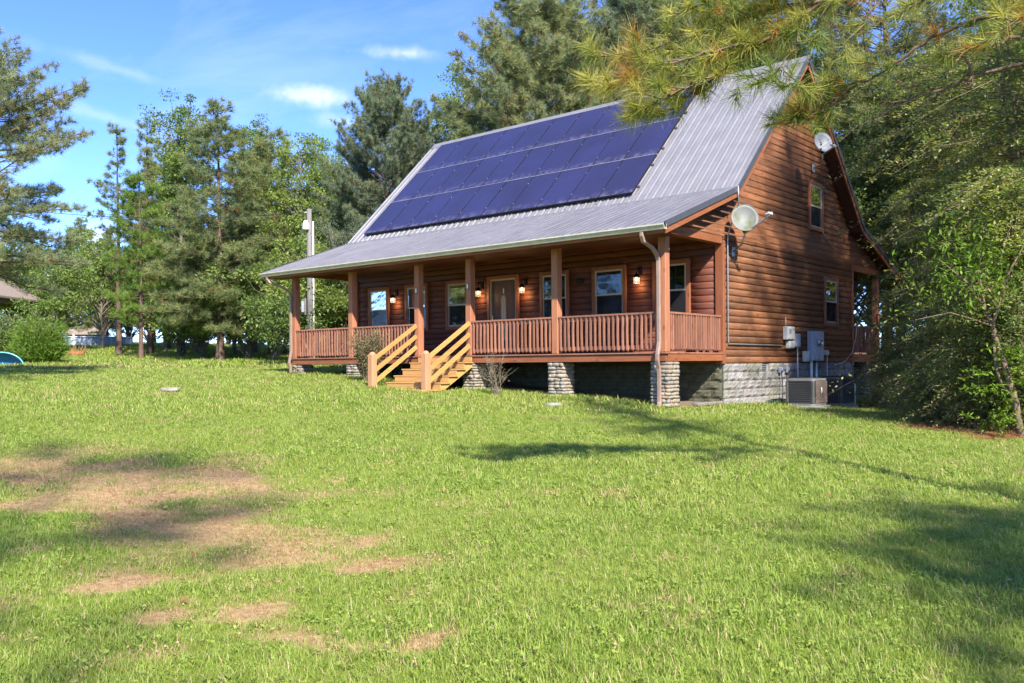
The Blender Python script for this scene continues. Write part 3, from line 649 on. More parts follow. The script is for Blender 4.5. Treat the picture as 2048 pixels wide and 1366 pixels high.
def window(u0, u1, z0, z1, mp, blind=0.0, label=None):
    """casing, two sashes with 3x2 muntins, glass, screen; mp maps (u, out, z) boxes into place"""
    def bx(name, a, b, o0, o1, c, d, mat, par, ch=.006):
        mb = MB().cbox(a, b, o0, o1, c, d, ch); mb.v = [mp(*v) for v in mb.v]
        if FLIP: mb.f = [f[::-1] for f in mb.f]
        return part(mb, name, mat, par)
    w = bx('window', u0, u0 + T, -.0, .075, z0, z1, M['trim_wood'], cabin)         # left casing board carries the rest
    if label: w['label'] = label
    bx('casing', u1 - T, u1, 0, .075, z0, z1, M['trim_wood'], w)
    bx('casing', u0 + T, u1 - T, 0, .073, z1 - T, z1, M['trim_wood'], w)
    bx('sill', u0 + T, u1 - T, 0, .085, z0, z0 + T, M['trim_wood'], w)
    a, b, c, d = u0 + T, u1 - T, z0 + T, z1 - T; mid = (c + d) / 2; f = .04
    for (p, q, o_) in ((mid - .02, d, .03), (c, mid + .02, .008)):
        mb = MB()
        for (x0, x1, y0, y1) in ((a, a + f, p, q), (b - f, b, p, q), (a + f, b - f, p, p + f), (a + f, b - f, q - f, q)): mb.box(x0, x1, o_, o_ + .03, y0, y1)
        mb.v = [mp(*v) for v in mb.v]
        if FLIP: mb.f = [f_[::-1] for f_ in mb.f]
        part(mb, 'sash', M['vinyl'], w)
        gx0, gx1, gy0, gy1 = a + f, b - f, p + f, q - f
        mb = MB().box(gx0, gx1, o_ + .012, o_ + .016, gy0, gy1); mb.v = [mp(*v) for v in mb.v]; part(mb, 'pane', M['window_glass'], w)
        mb = MB()
        for k in (1, 2): x = gx0 + (gx1 - gx0) * k / 3; mb.box(x - .008, x + .008, o_ + .004, o_ + .010, gy0, gy1)
        mb.box(gx0, gx1, o_ + .0035, o_ + .0105, (gy0 + gy1) / 2 - .008, (gy0 + gy1) / 2 + .008); mb.v = [mp(*v) for v in mb.v]; part(mb, 'muntin', M['vinyl'], w)
    mb = MB().box(a + f, b - f, .045, .047, c + f, mid - .02); mb.v = [mp(*v) for v in mb.v]; part(mb, 'screen', M['insect_screen'], w)
    if blind:
        z = d; 
        mb = MB()
        while z > d - blind: mb.box(a, b, -.09, -.05, z - .012, z - .008); z -= .035
        mb.v = [mp(*v) for v in mb.v]; part(mb, 'blind', M['blind'], w)
    return w
FLIP = False
wins = []
for k, (a, b) in enumerate(WIN_F): wins.append(window(a, b, WZ0, WZ1, lambda u, o_, z: (u, P - o_, z), blind=(0, 1.1, 0, .5, .4, 0)[k]))
FLIP = False
for (a, b, c, d) in WIN_G: window(a, b, c, d, lambda u, o_, z: (L + o_, u, z), blind=.0)
# front door
dr = part(MB().cbox(DOOR[0] + T + .04, DOOR[1] - T - .04, P - .005, P + .04, DOOR[2] + .02, DOOR[3] - T - .04), 'front_door', M['door_paint']); dr['label'] = 'dark brown door with tall arched amber glass'
part(MB().cbox(DOOR[0], DOOR[0] + T, P - .075, P, DOOR[2], DOOR[3]), 'casing', M['trim_wood'], dr); part(MB().cbox(DOOR[1] - T, DOOR[1], P - .075, P, DOOR[2], DOOR[3]), 'casing', M['trim_wood'], dr)
part(MB().cbox(DOOR[0] + T, DOOR[1] - T, P - .073, P, DOOR[3] - T, DOOR[3]), 'casing', M['trim_wood'], dr)
mb = MB().box(DOOR[0] + T, DOOR[0] + T + .04, P - .04, P + .03, DOOR[2], DOOR[3] - T).box(DOOR[1] - T - .04, DOOR[1] - T, P - .04, P + .03, DOOR[2], DOOR[3] - T).box(DOOR[0] + T + .04, DOOR[1] - T - .04, P - .04, P + .03, DOOR[3] - T - .04, DOOR[3] - T)
part(mb, 'door_frame', M['vinyl'], dr)
dcx = (DOOR[0] + DOOR[1]) / 2
def arch(mb, cx, w, z0, z1, y0, y1):
    pts = [(cx - w, z0), (cx + w, z0), (cx + w, z1 - w)] + [(cx + w * math.cos(t), z1 - w + 1.4 * w * math.sin(t)) for t in np.linspace(.3, math.pi - .3, 7)] + [(cx - w, z1 - w)]
    n = len(pts); v = [(x, y0, z) for x, z in pts] + [(x, y1, z) for x, z in pts]
    mb.add(v, [tuple(range(n)), tuple(range(2 * n - 1, n - 1, -1))] + [((k + 1) % n, k, k + n, (k + 1) % n + n) for k in range(n)]); return mb
part(arch(MB(), dcx, .085, .75, 1.95, P - .019, P - .006), 'door_light', M['door_glass'], dr)
part(arch(MB(), dcx, .115, .72, 1.99, P - .0115, P - .006), 'light_frame', M['trim_wood'], dr)
for sx in (-.25, .25): part(MB().cbox(dcx + sx - .07, dcx + sx + .07, P - .02, P - .006, .5, 1.3), 'door_panel', M['door_paint'], dr)
part(arch(MB(), dcx, .018, 2.06, 2.19, P - .02, P - .006), 'door_ornament', M['light_box'], dr)
part(MB().cbox(DOOR[0] + T + .075, DOOR[0] + T + .105, P - .06, P - .006, 1.25, 1.45), 'handle', M['brass'], dr)
# chandelier glow seen through a window
ch = empty('chandelier', (4.55, 4.1, 2.2)); tag(ch, 'small lit chandelier seen through the window left of the door', 'chandelier')
mb = MB().tube([(0, 0, .65), (0, 0, -.05)], .012, 6)
for k in range(5): a = k * 2 * math.pi / 5; mb.tube([(0, 0, -.04), (.1 * math.cos(a), .1 * math.sin(a), -.1), (.2 * math.cos(a), .2 * math.sin(a), -.02)], .008, 5)
mb.build('arms', M['brass'], ch)
for k in range(5):
    a = k * 2 * math.pi / 5; MB().tube([(.2 * math.cos(a), .2 * math.sin(a), -.015), (.2 * math.cos(a), .2 * math.sin(a), .03), (.2 * math.cos(a), .2 * math.sin(a), .055)], [.018, .022, .004], 8).build('bulb', M['bulb'], ch)

# foundation
def block_run(fnd, n0, along, fixed, z_top, courses, axis, seed, skip=(), mat='block'):
    bw_, bh = .4, .2; r = np.random.default_rng(seed); meshes = []
    for k in range(4):
        nx, nz = 5, 4; mb = MB(); hw, hh = bw_ / 2 - .005, bh / 2 - .005; vs = []
        for j in range(nz + 1):
            for i in range(nx + 1):
                e = (i in (0, nx)) or (j in (0, nz)); vs.append((-hw + 2 * hw * i / nx, -(.012 if e else .018 + .03 * r.random()), -hh + 2 * hh * j / nz))
        fs = [(j * (nx + 1) + i, j * (nx + 1) + i + 1, (j + 1) * (nx + 1) + i + 1, (j + 1) * (nx + 1) + i) for j in range(nz) for i in range(nx)]
        rim = [i for i in range(nx + 1)] + [j * (nx + 1) + nx for j in range(1, nz + 1)] + [nz * (nx + 1) + i for i in range(nx - 1, -1, -1)] + [j * (nx + 1) for j in range(nz - 1, 0, -1)]
        o = len(vs); vs += [(vs[i][0], .02, vs[i][2]) for i in rim]; fs += [(rim[(q + 1) % len(rim)], rim[q], o + q, o + (q + 1) % len(rim)) for q in range(len(rim))]
        mb.add(vs, fs); meshes.append(mb.mesh('block', M[mat]))
    for c in range(courses):
        z = z_top - bh * (c + .5); off = (c % 2) * bw_ / 2
        for i in range(n0 + 1):
            u = along[0] - off + bw_ * (i + .5)
            if u - bw_ / 2 < along[0] - .01 or u + bw_ / 2 > along[1] + .01: 
                if not (along[0] - .15 < u < along[1] + .15): continue
            uu0, uu1 = max(along[0], u - bw_ / 2), min(along[1], u + bw_ / 2)
            if uu1 - uu0 < .08: continue
            um = (uu0 + uu1) / 2
            if c == 0 and any(a < um < b for a, b in skip): continue
            o = link_mesh('block', meshes[r.integers(4)], fnd, scale=((uu1 - uu0) / bw_, 1, 1))
            if axis == 0: o.location = (um, fixed, z)
            else: o.location = (fixed, um, z); o.rotation_euler = (0, 0, math.pi / 2)
fnd = part(MB().box(.02, L - .02, P + .02, P + .14, -1.4, Z0), 'foundation_wall', M['mortar_dark'])
block_run(fnd, 32, (.03, L - .03), P, Z0, 5, 0, 3, mat='block_shade_moss')
fnd2 = part(MB().box(L - .14, L - .02, P + .15, 2 * YR - P - .02, -1.4, Z0), 'foundation_wall', M['mortar'])
VENTS = [(4.38, 4.78), (8.2, 8.6)]
block_run(fnd2, 20, (P + .0, 2 * YR - P - .02), L, Z0, 6, 1, 5, skip=[(a - .05, b + .05) for a, b in VENTS])
for a, b in VENTS:
    v_ = part(MB().box(L - .02, L - .012, a, b, -.12, .06), 'crawl_vent', M['rubber'], fnd2)
    for k in range(4): 
        z = -.1 + .045 * k; mb = MB().bar((L, a, z), (L, b, z), .02, .008, (1, 0, .8)); part(mb, 'louvre', M['galv'], fnd2)
part(MB().box(.05, .17, P + .15, 2 * YR - P, -1.2, Z0), 'foundation_wall', M['mortar']); 

# porch deck, both sides of the house
deck = part(MB().cbox(.02, L - .02, .055, P - .07, Z_BAND + .02, Z_DECK - .04), 'porch_deck', M['beam_wood'])
part(MB().cbox(0, L, 0, .05, Z_BAND, Z_DECK - .035), 'band_joist', M['beam_wood'], deck)
part(MB().cbox(L - .02, L + .03, .052, P - .065, Z_BAND, Z_DECK - .035), 'band_joist', M['beam_wood_side'], deck)
part(MB().cbox(-.03, .018, .052, P - .065, Z_BAND, Z_DECK - .035), 'band_joist', M['beam_wood_side'], deck)
for k in range(18): y = -.03 + k * .141; part(MB().cbox(-.04, L + .045, y, y + .135, Z_DECK - .033, Z_DECK), 'deck_board', M['rail_wood'], deck)
YBK = 2 * YR
bdeck = part(MB().cbox(.02, L - .02, YBK - P + .07, YBK - .055, Z_BAND + .02, Z_DECK - .005), 'back_porch_deck', M['beam_wood'])
part(MB().cbox(L - .02, L + .03, YBK - P + .03, YBK - .02, Z_BAND - .05, Z_DECK - .008), 'band_joist', M['beam_wood_side'], bdeck)
# posts
PX = [0.09, 2.836 - .09, 5.546 - .09, 7.397 - .09, 10.108 - .09, L - .09]; PW = .09
for x in PX: part(MB().cbox(x - PW, x + PW, .002, .002 + 2 * PW, Z_DECK + .002, Z_BEAM + .01, .012), 'porch_post', M['post_wood'])
part(MB().cbox(L - .2, L - .02, YBK - .2, YBK - .02, Z_DECK, Z_BEAM, .012), 'porch_post', M['post_wood'])
# beams and ceiling
part(MB().cbox(-.05, L + .05, -.008, .192, Z_BEAM, 2.985, .006), 'porch_beam', M['beam_wood'])
part(MB().cbox(L - .15, L + .03, .195, P - .065, Z_BEAM, 2.975, .006), 'porch_beam', M['beam_wood_side'])
part(MB().cbox(-.03, .15, .195, P - .065, Z_BEAM, 2.975, .006), 'porch_beam', M['beam_wood_side'])
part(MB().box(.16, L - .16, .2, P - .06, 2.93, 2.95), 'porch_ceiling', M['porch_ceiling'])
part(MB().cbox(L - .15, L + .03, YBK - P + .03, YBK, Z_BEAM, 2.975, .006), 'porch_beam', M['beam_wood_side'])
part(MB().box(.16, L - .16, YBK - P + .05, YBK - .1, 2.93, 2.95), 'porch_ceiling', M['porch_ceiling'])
# railings: rails with balusters screwed on the outer face
def railing(p, q, out, spacing=.117, name='porch_railing'):
    p, q = np.array(p, float), np.array(q, float); d = q - p; ln = np.linalg.norm(d); d /= ln; out = np.array(out, float); up = np.array([0, 0, 1.0])
    def bar3(name, a, b, z0, z1, o0, o1, mat, par, tilt=0):
        mb = MB(); vs = []
        for z in (z0, z1):
            for (e, o_) in ((a, o0), (b, o0), (b, o1), (a, o1)): vs.append((*(e + out[:2] * o_), z))
        f = [(0, 1, 2, 3), (7, 6, 5, 4), (0, 4, 5, 1), (1, 5, 6, 2), (2, 6, 7, 3), (3, 7, 4, 0)]
        if np.cross(np.append(d, 0), np.append(out[:2], 0))[2] > 0: f = [x[::-1] for x in f]
        mb.add(vs, f); return part(mb, name, mat, par)
    r_ = bar3(name, p, q, Z_RAIL - .04, Z_RAIL, -.11, .045, M['rail_wood'], cabin)
    bar3('upper_rail', p, q, Z_RAIL - .13, Z_RAIL - .042, -.045, -.005, M['rail_wood'], r_)
    bar3('bottom_rail', p, q, Z_DECK + .07, Z_DECK + .155, -.045, -.005, M['rail_wood'], r_)
    n = int(ln / spacing); 
    bm = []
    for k in range(3):
        rr = random.Random(k); mb = MB(); w = .019; h0, h1 = Z_DECK + .035 + rr.uniform(-.005, .006), Z_RAIL - .043; bend = rr.uniform(-.006, .006)
        vs = [(-w, 0, 0), (w, 0, 0), (w, .036, .03), (-w, .036, .03)]
        rings = []
        for t, hh in ((0, h0), (.5, (h0 + h1) / 2), (1, h1)):
            o_ = bend if t == .5 else 0
            rings.append([(-w + o_, 0, hh), (w + o_, 0, hh), (w + o_, .036, hh + (.036 if t == 0 else 0)), (-w + o_, .036, hh + (.036 if t == 0 else 0))])
        v = [x for rg in rings for x in rg]; f = [(3, 2, 1, 0), (8, 9, 10, 11)]
        for a in (0, 4): f += [(a + i, a + (i + 1) % 4, a + 4 + (i + 1) % 4, a + 4 + i) for i in range(4)]
        mb.add(v, f); bm.append(mb.mesh('baluster', M['rail_wood']))
    ang = math.atan2(out[1], out[0]) - math.pi / 2
    for k in range(n):
        e = p + d * (ln * (k + .5) / n); o = link_mesh('baluster', bm[random.randrange(3)], r_, loc=(e[0], e[1], random.uniform(-.006, .006)), rot=(random.uniform(-.006, .006), random.uniform(-.012, .012), ang))
YF = .05
for a, b in ((0, 1), (1, 2), (3, 4), (4, 5)): railing((PX[a] + PW + .003, YF), (PX[b] - PW - .003, YF), (0, -1))
railing((L - .05, .185), (L - .05, P - .065), (1, 0), spacing=.107)
railing((.05, .185), (.05, P - .065), (-1, 0))
railing((L - .05, YBK - P + .04), (L - .05, YBK - .21), (1, 0))

# stone piers
def stone_mesh(seed):
    r = np.random.default_rng(seed); mb = MB(); n = 4
    V = []; F = []
    # rounded lump: subdivided cube, pushed towards a superellipsoid
    idx = {}
    def vid(p):
        k = tuple(np.round(p, 4))
        if k not in idx:
            q = np.array(p, float); l = (np.abs(q) ** 4).sum() ** .25; q = q / l; q = q + (r.random(3) - .5) * .22; idx[k] = len(V); V.append(q * .5)
        return idx[k]
    st = np.linspace(-1, 1, 3)
    for ax in range(3):
        for sg in (-1, 1):
            for i in range(2):
                for j in range(2):
                    q = []
                    for (a, b) in ((i, j), (i + 1, j), (i + 1, j + 1), (i, j + 1)):
                        p = [0, 0, 0]; p[ax] = sg; p[(ax + 1) % 3] = st[a]; p[(ax + 2) % 3] = st[b]; q.append(vid(p))
                    F.append(q if sg > 0 else q[::-1])
    mb.add(V, F, 0, True); return mb.mesh('stone', M['pier_stone'])
STONES = [stone_mesh(k) for k in range(8)]
def pier(x, y, z1=Z_BAND, w=.42, extra=0):
    z0 = g1(x, y) - .12; r = random.Random(int(x * 100))
    pr = part(MB().box(x - w / 2 + .045, x + w / 2 - .045, y - w / 2 + .045, y + w / 2 - .045, z0, z1), 'stone_pier', M['mortar'])
    z = z1 - .012
    row = 0
    while z > z0 + .02:
        h = r.uniform(.06, .095)
        for side in range(4):
            u = -w / 2 + (0 if row % 2 else -.0)
            while u < w / 2 - .02:
                ln = r.uniform(.12, .24); ln = min(ln, w / 2 - u)
                if w / 2 - (u + ln) < .07: ln = w / 2 - u
                d = r.uniform(.08, .11); c = u + ln / 2; off = w / 2 - d / 2 + r.uniform(.0, .028)
                loc = ((c, -off), (off, c), (-c, off), (-off, -c))[side]
                o = link_mesh('stone', STONES[r.randrange(8)], pr, loc=(x + loc[0], y + loc[1], z - h / 2), rot=(r.uniform(-.05, .05), r.uniform(-.05, .05), side * math.pi / 2 + r.uniform(-.06, .06)), scale=((ln + .02) * 1.04, d * 1.2, h * 1.12))
                u += ln
        z -= h; row += 1
for x in PX: pier(min(max(x, .2), L - .17), .24)
pier(L - .2, YBK - .3)
pier(L - .25, YBK - .95, w=.36)

# roof: ribbed metal sheets on a wooden deck
def sheet_mesh(w, y0, z0, y1, z1, mat, nrib=4):
    """a ribbed sheet of width w running up the slope from (y0,z0) to (y1,z1), local x from 0"""
    d = np.array([0, y1 - y0, z1 - z0]); ln = np.linalg.norm(d); d = d / ln; nrm = np.array([0, -d[2], d[1]])
    if nrm[2] < 0: nrm = -nrm
    prof = []; s_ = w / nrib
    for k in range(nrib):
        a = k * s_
        prof += [(a + .001, .026), (a + .014, .026), (a + .03, .004), (a + s_ * .5 - .03, .004), (a + s_ * .5 - .02, .009), (a + s_ * .5 + .02, .009), (a + s_ * .5 + .03, .004), (a + s_ - .03, .004), (a + s_ - .014, .026)]
    prof.append((w - .001, .026))
    A = np.array([0, y0, z0]); B = np.array([0, y1, z1]); n = len(prof); mb = MB()
    v = [p + np.array([x, 0, 0]) + nrm * (h + e) for e in (0, -.0015) for p in (A, B) for x, h in prof]
    f = []
    for k in range(n - 1):
        f.append((k, k + 1, n + k + 1, n + k)); f.append((2 * n + k + 1, 2 * n + k, 3 * n + k, 3 * n + k + 1)); f.append((k + 1, k, 2 * n + k, 2 * n + k + 1)); f.append((n + k, n + k + 1, 3 * n + k + 1, 3 * n + k))
    if (y1 > y0) is False: f = [x[::-1] for x in f]
    mb.add(v, f); return mb.mesh('roof_sheet', mat)
def slab(x0, x1, y0, z0, y1, z1, th):
    v = [(x, y, z) for (y, z) in ((y0, z0), (y1, z1)) for x in (x0, x1)]; v += [(a, b, c - th) for a, b, c in v]
    return MB().add(v, [(0, 1, 3, 2), (4, 6, 7, 5), (0, 4, 5, 1), (2, 3, 7, 6), (0, 2, 6, 4), (1, 5, 7, 3)])
NS = 15; SW = (XR - XL) / NS
roof = part(slab(XL + .06, XR - .06, YB + .0, ZB - .02, YR, ZR - .02, .10), 'roof', M['porch_ceiling'])
proof = part(slab(XL + .06, XR - .06, YE + .03, ZE - .01, YB, ZB - .02, .08), 'porch_roof', M['porch_ceiling'])
broof = part(slab(XL + .06, XR - .06, YBK - YB, ZB - .02, YR + .001, ZR - .02, .10), 'back_roof', M['porch_ceiling'])
bproof = part(slab(XL + .06, XR - .06, YBK - YE - .03, ZE - .01, YBK - YB, ZB - .02, .08), 'back_porch_roof', M['porch_ceiling'])
for par, y0, z0, y1, z1, mt_ in ((roof, YB - .05, ZB - .049 + .012, YR - .02, ZR - .02 + .012, 'roof_metal'), (proof, YE, ZE, YB - .03, ZB - .012, 'roof_metal_lower'), (broof, YBK - YB, ZB, YR + .02, ZR, 'roof_metal'), (bproof, YBK - YE, ZE, YBK - YB, ZB, 'roof_metal_lower')):
    me = sheet_mesh(SW, y0, z0, y1, z1, M[mt_])
    for k in range(NS): link_mesh('roof_sheet', me, par, loc=(XL + k * SW, 0, random.uniform(-.002, .002)))
# ridge cap, transition flashing, rake trims, fascia
cap = MB(); sl = (ZR - ZB) / (YR - YB); c_ = .19
v = [(x, y, z) for x in (XL - .02, XR + .03) for (y, z) in ((YR - c_, ZR - c_ * sl + .05), (YR, ZR + .065), (YR + c_, ZR - c_ * sl + .05), (YR + c_, ZR - c_ * sl + .035), (YR, ZR + .045), (YR - c_, ZR - c_ * sl + .035))]
cap.add(v, [tuple(range(6)), tuple(range(11, 5, -1))] + [((k + 1) % 6, k, k + 6, (k + 1) % 6 + 6) for k in range(6)]); part(cap, 'ridge_cap', M['roof_metal'], roof)
for k in range(46):
    x = XL + .2 + k * (XR - XL - .4) / 45; part(MB().cbox(x - .012, x + .012, YR - c_ - .004, YR - c_ + .02, ZR - c_ * sl + .052, ZR - c_ * sl + .06), 'screw', M['galv'], roof) if k % 2 == 0 else None
part(MB().bar((XL, YB - .12, ZB - .025), (XR, YB - .12, ZB - .025), .006, .10, (0, .3, 1)), 'flashing', M['roof_metal'], proof)
part(MB().bar((XL, YB - .03, ZB + .025), (XR, YB - .03, ZB + .025), .16, .006, (0, -.5, 1)), 'flashing', M['roof_metal'], proof)
for xs_, sg in ((XR, 1), (XL, -1)):
    for (ya, za, yb, zb, pr_) in ((YE, ZE, YB, ZB, proof), (YB, ZB, YR, ZR, roof), (YBK - YE, ZE, YBK - YB, ZB, bproof), (YBK - YB, ZB, YR, ZR, broof)):
        e = .001 if ya < YR else -.001
        part(MB().bar((xs_, ya, za - .012), (xs_, yb + (0 if yb != YR else -e), zb - .012), .03, .115, (0, 0, 1)), 'rake_trim', M['dark_trim'], pr_)
        part(MB().bar((xs_ - sg * .03, ya + (.03 if ya < YR else -.03), za - .125), (xs_ - sg * .03, yb, zb - .125), .035, .135, (0, 0, 1)), 'rake_board', M['beam_wood_side'], pr_)
part(MB().box(XL + .05, XR - .05, YE + .03, YE + .06, ZE - .17, ZE - .03), 'fascia', M['beam_wood'], proof)
part(MB().box(XL + .07, XR - .07, YE + .062, .0 - .01, ZE - .15, ZE - .135), 'soffit', M['porch_ceiling'], proof)
# gutter and downspouts
g = MB(); n = 6; prof = [(.028, -.11), (-.055, -.11), (-.075, -.06), (-.10, -.03), (-.10, 0), (-.088, 0), (-.086, -.025), (-.062, -.055), (-.045, -.1), (.02, -.1), (.02, -.0), (.028, -.0)]
n = len(prof); v = [(x, YE + y, ZE - .0 + z) for x in (XL - .02, XR + .02) for y, z in prof]; g.add(v, [tuple(range(n)), tuple(range(2 * n - 1, n - 1, -1))] + [((k + 1) % n, k, k + n, (k + 1) % n + n) for k in range(n)])
part(g, 'gutter', M['gutter_paint'])
def spout(pts, name='downspout', w=.085, h=.062):
    mb = MB(); pts = [np.array(p, float) for p in pts]; rings = []
    for i, p in enumerate(pts):
        t = pts[min(i + 1, len(pts) - 1)] - pts[max(i - 1, 0)]; t /= np.linalg.norm(t); sx = np.array([1.0, 0, 0]); sx = sx - t * (sx @ t); sx /= np.linalg.norm(sx); sy = np.cross(t, sx)
        rings.append([p + sx * a * w / 2 + sy * b * h / 2 for a, b in ((-1, -.7), (-.7, -1), (.7, -1), (1, -.7), (1, .7), (.7, 1), (-.7, 1), (-1, .7))])
    v = [x for rg in rings for x in rg]; f = []
    for i in range(len(pts) - 1): f += [(i * 8 + k, i * 8 + (k + 1) % 8, (i + 1) * 8 + (k + 1) % 8, (i + 1) * 8 + k) for k in range(8)]
    f += [tuple(range(7, -1, -1)), tuple(range((len(pts) - 1) * 8, len(pts) * 8))]; mb.add(v, f); o = part(mb, name, M['downspout_paint']); return o
xr_ = L - .13; zg = g1(xr_, -.1)
spout([(xr_, YE - .02, ZE - .09), (xr_, YE - .02, ZE - .2), (xr_, YE + .03, ZE - .30), (xr_, -.28, 2.45), (xr_, -.12, 2.33), (xr_, -.06, 2.22), (xr_, -.055, Z_DECK + .22), (xr_, -.075, Z_DECK + .1), (xr_, -.125, Z_DECK - .05), (xr_, -.13, Z_BAND + .02), (xr_, -.07, -.02), (xr_, -.06, -.15), (xr_, -.06, zg + .14), (xr_ + .03, -.11, zg + .07), (xr_ + .06, -.22, zg + .04)])
xl_ = .03; zg = g1(xl_, -.1)
spout([(xl_ - .28, YE - .02, ZE - .09), (xl_ - .28, YE - .02, ZE - .2), (xl_ - .24, YE + .03, ZE - .28), (xl_ - .06, -.24, 2.42), (xl_ - .01, -.09, 2.3), (xl_, -.06, 2.2), (xl_, -.055, Z_DECK + .22), (xl_, -.09, Z_DECK + .05), (xl_, -.13, Z_BAND + .05), (xl_, -.08, 0), (xl_, -.08, zg + .05)])

# steps and handrails
st_ = empty('porch_steps', (6.43, -.8, -.5)); tag(st_, 'new yellow pine porch steps with six sloping handrails between two rounded posts', 'steps')
def spart(mb, name, mats): o = mb.build(name, mats, st_); o.location = (-6.43, .8, .5); return o
NR = 5; zg = -.55; rise = (Z_DECK - zg) / (NR + .35); run = .27
X0s, X1s = 5.53, 7.52
for k in range(NR):
    zt = Z_DECK - rise * (k + 1) + rise * 0.0; yt = -.03 - run * (k)          # tread k below the deck
    spart(MB().cbox(X0s - .02, X1s + .0, yt - run - .03, yt - .002, zt - .036, zt), 'tread', M['new_wood'])
    spart(MB().cbox(X0s + .02, X1s - .045, yt - .022, yt - .001, zt + .002, zt + rise - .04), 'riser', M['new_wood'])
yb_ = -.03 - run * NR
spart(MB().cbox(X0s + .02, X1s - .045, yb_ + .0, yb_ + .022, zg - .2, Z_DECK - rise * NR - .04), 'riser', M['new_wood'])
spart(MB().cbox(X0s - .1, X1s - .1, yb_ - .30, yb_ - .005, zg - .06, zg + .055), 'riser', M['new_wood'])
def stringer(x0, x1):
    pts = [(-.03, Z_DECK - .04)]
    for k in range(NR): zt = Z_DECK - rise * (k + 1) - .037; pts += [(-.03 - run * k, zt), (-.03 - run * (k + 1), zt)]
    pts += [(yb_, zg - .1), (yb_ + .12, zg - .1), (-.03, Z_DECK - rise * 1.75)]
    n = len(pts); v = [(x, y, z) for x in (x0, x1) for y, z in pts]; mb = MB()
    mb.add(v, [tuple(range(n)), tuple(range(2 * n - 1, n - 1, -1))] + [((k + 1) % n, k, k + n, (k + 1) % n + n) for k in range(n)]); return mb
for x in (X0s + .02, (X0s + X1s) / 2 - .02, X1s - .085): spart(stringer(x, x + .04), 'stringer', M['new_wood_y'])
for x in (5.45, 7.36):
    y = -1.5; z0 = g1(x, y) - .1; z1 = .36; w = .085; mb = MB().cbox(x - w, x + w, y - w, y + w, z0, z1, .012)
    n = 12; ring = []
    for t in (0, .35, .7, .92): ring.append([(x + w * math.cos(t * math.pi / 2) * math.cos(a), y + w * math.cos(t * math.pi / 2) * math.sin(a), z1 - .002 + .07 * math.sin(t * math.pi / 2)) for a in np.linspace(0, 2 * math.pi, n, endpoint=False)])
    v = [p for rg in ring for p in rg]; f = [(i * n + k, i * n + (k + 1) % n, (i + 1) * n + (k + 1) % n, (i + 1) * n + k) for i in range(3) for k in range(n)] + [tuple(range(3 * n, 4 * n))]; mb.add(v, f, 0, True)
    spart(mb, 'newel_post', M['newel_wood'])
for x in (5.45, 7.36):
    for (za, zb) in ((.27, 1.12), (-.03, .84), (-.31, .56)): spart(MB().bar((x + .012 * 0, -1.5 + .088, za), (x, -.004, zb), .042, .10, (0, 0, 1)), 'handrail', M['new_wood_y'])

# solar array
t0, t1 = .052, .944; AX0, AX1 = .142, 10.392
dv = np.array([0, YR - YB, ZR - ZB]); dl = np.linalg.norm(dv); dvn = dv / dl; nv = np.array([0, -dvn[2], dvn[1]])
base = np.array([AX0, YB, ZB]) + dv * t0 + nv * .085
sa = empty('solar_array', base); sa.rotation_euler = (math.atan2(dvn[2], dvn[1]), 0, 0)
tag(sa, 'blue solar panels, ten by three, mounted on the grey roof', 'solar panels')
pw_, ph_ = (AX1 - AX0) / 10, dl * (t1 - t0) / 3
gw_, gh_ = pw_ - .009, ph_ - .026
pm = MB().box(.006, gw_ - .006, .006, gh_ - .006, .02, .036).mesh('solar_panel', M['solar_glass'])
fm = MB()
for (a, b, c, d) in ((0, gw_, 0, .012), (0, gw_, gh_ - .012, gh_), (0, .01, .012, gh_ - .012), (gw_ - .01, gw_, .012, gh_ - .012)): fm.box(a, b, c, d, 0, .04)
fm = fm.mesh('frame', M['solar_frame']); cm = MB().cbox(-.011, .011, -.018, .018, .034, .046).mesh('clamp', M['rail_alu'])
for j in range(3):
    for i in range(10):
        p_ = link_mesh('solar_panel', pm, sa, loc=(i * pw_ + .0045, j * ph_ + .013, random.uniform(-.002, .002)), rot=(random.uniform(-.001, .001), random.uniform(-.001, .001), 0))
        link_mesh('frame', fm, p_)
        for yy in (.36, 1.3): link_mesh('clamp', cm, p_, loc=(-.007, yy, 0))
for j in (1, 2): MB().box(.0, AX1 - AX0, j * ph_ - .014, j * ph_ + .014, -.02, .041).build('mount_rail', M['rail_alu'], sa)
for j in range(3):
    for f_ in (.36, 1.3): MB().box(-.03, AX1 - AX0 + .05, j * ph_ + f_ - .02, j * ph_ + f_ + .02, -.06, -.005).build('mount_rail', M['rail_alu'], sa)
for i in range(11): MB().box(i * pw_ * .99 + .04, i * pw_ * .99 + .08, -.14, .04, -.075, -.05).build('mount_foot', M['rail_alu'], sa)

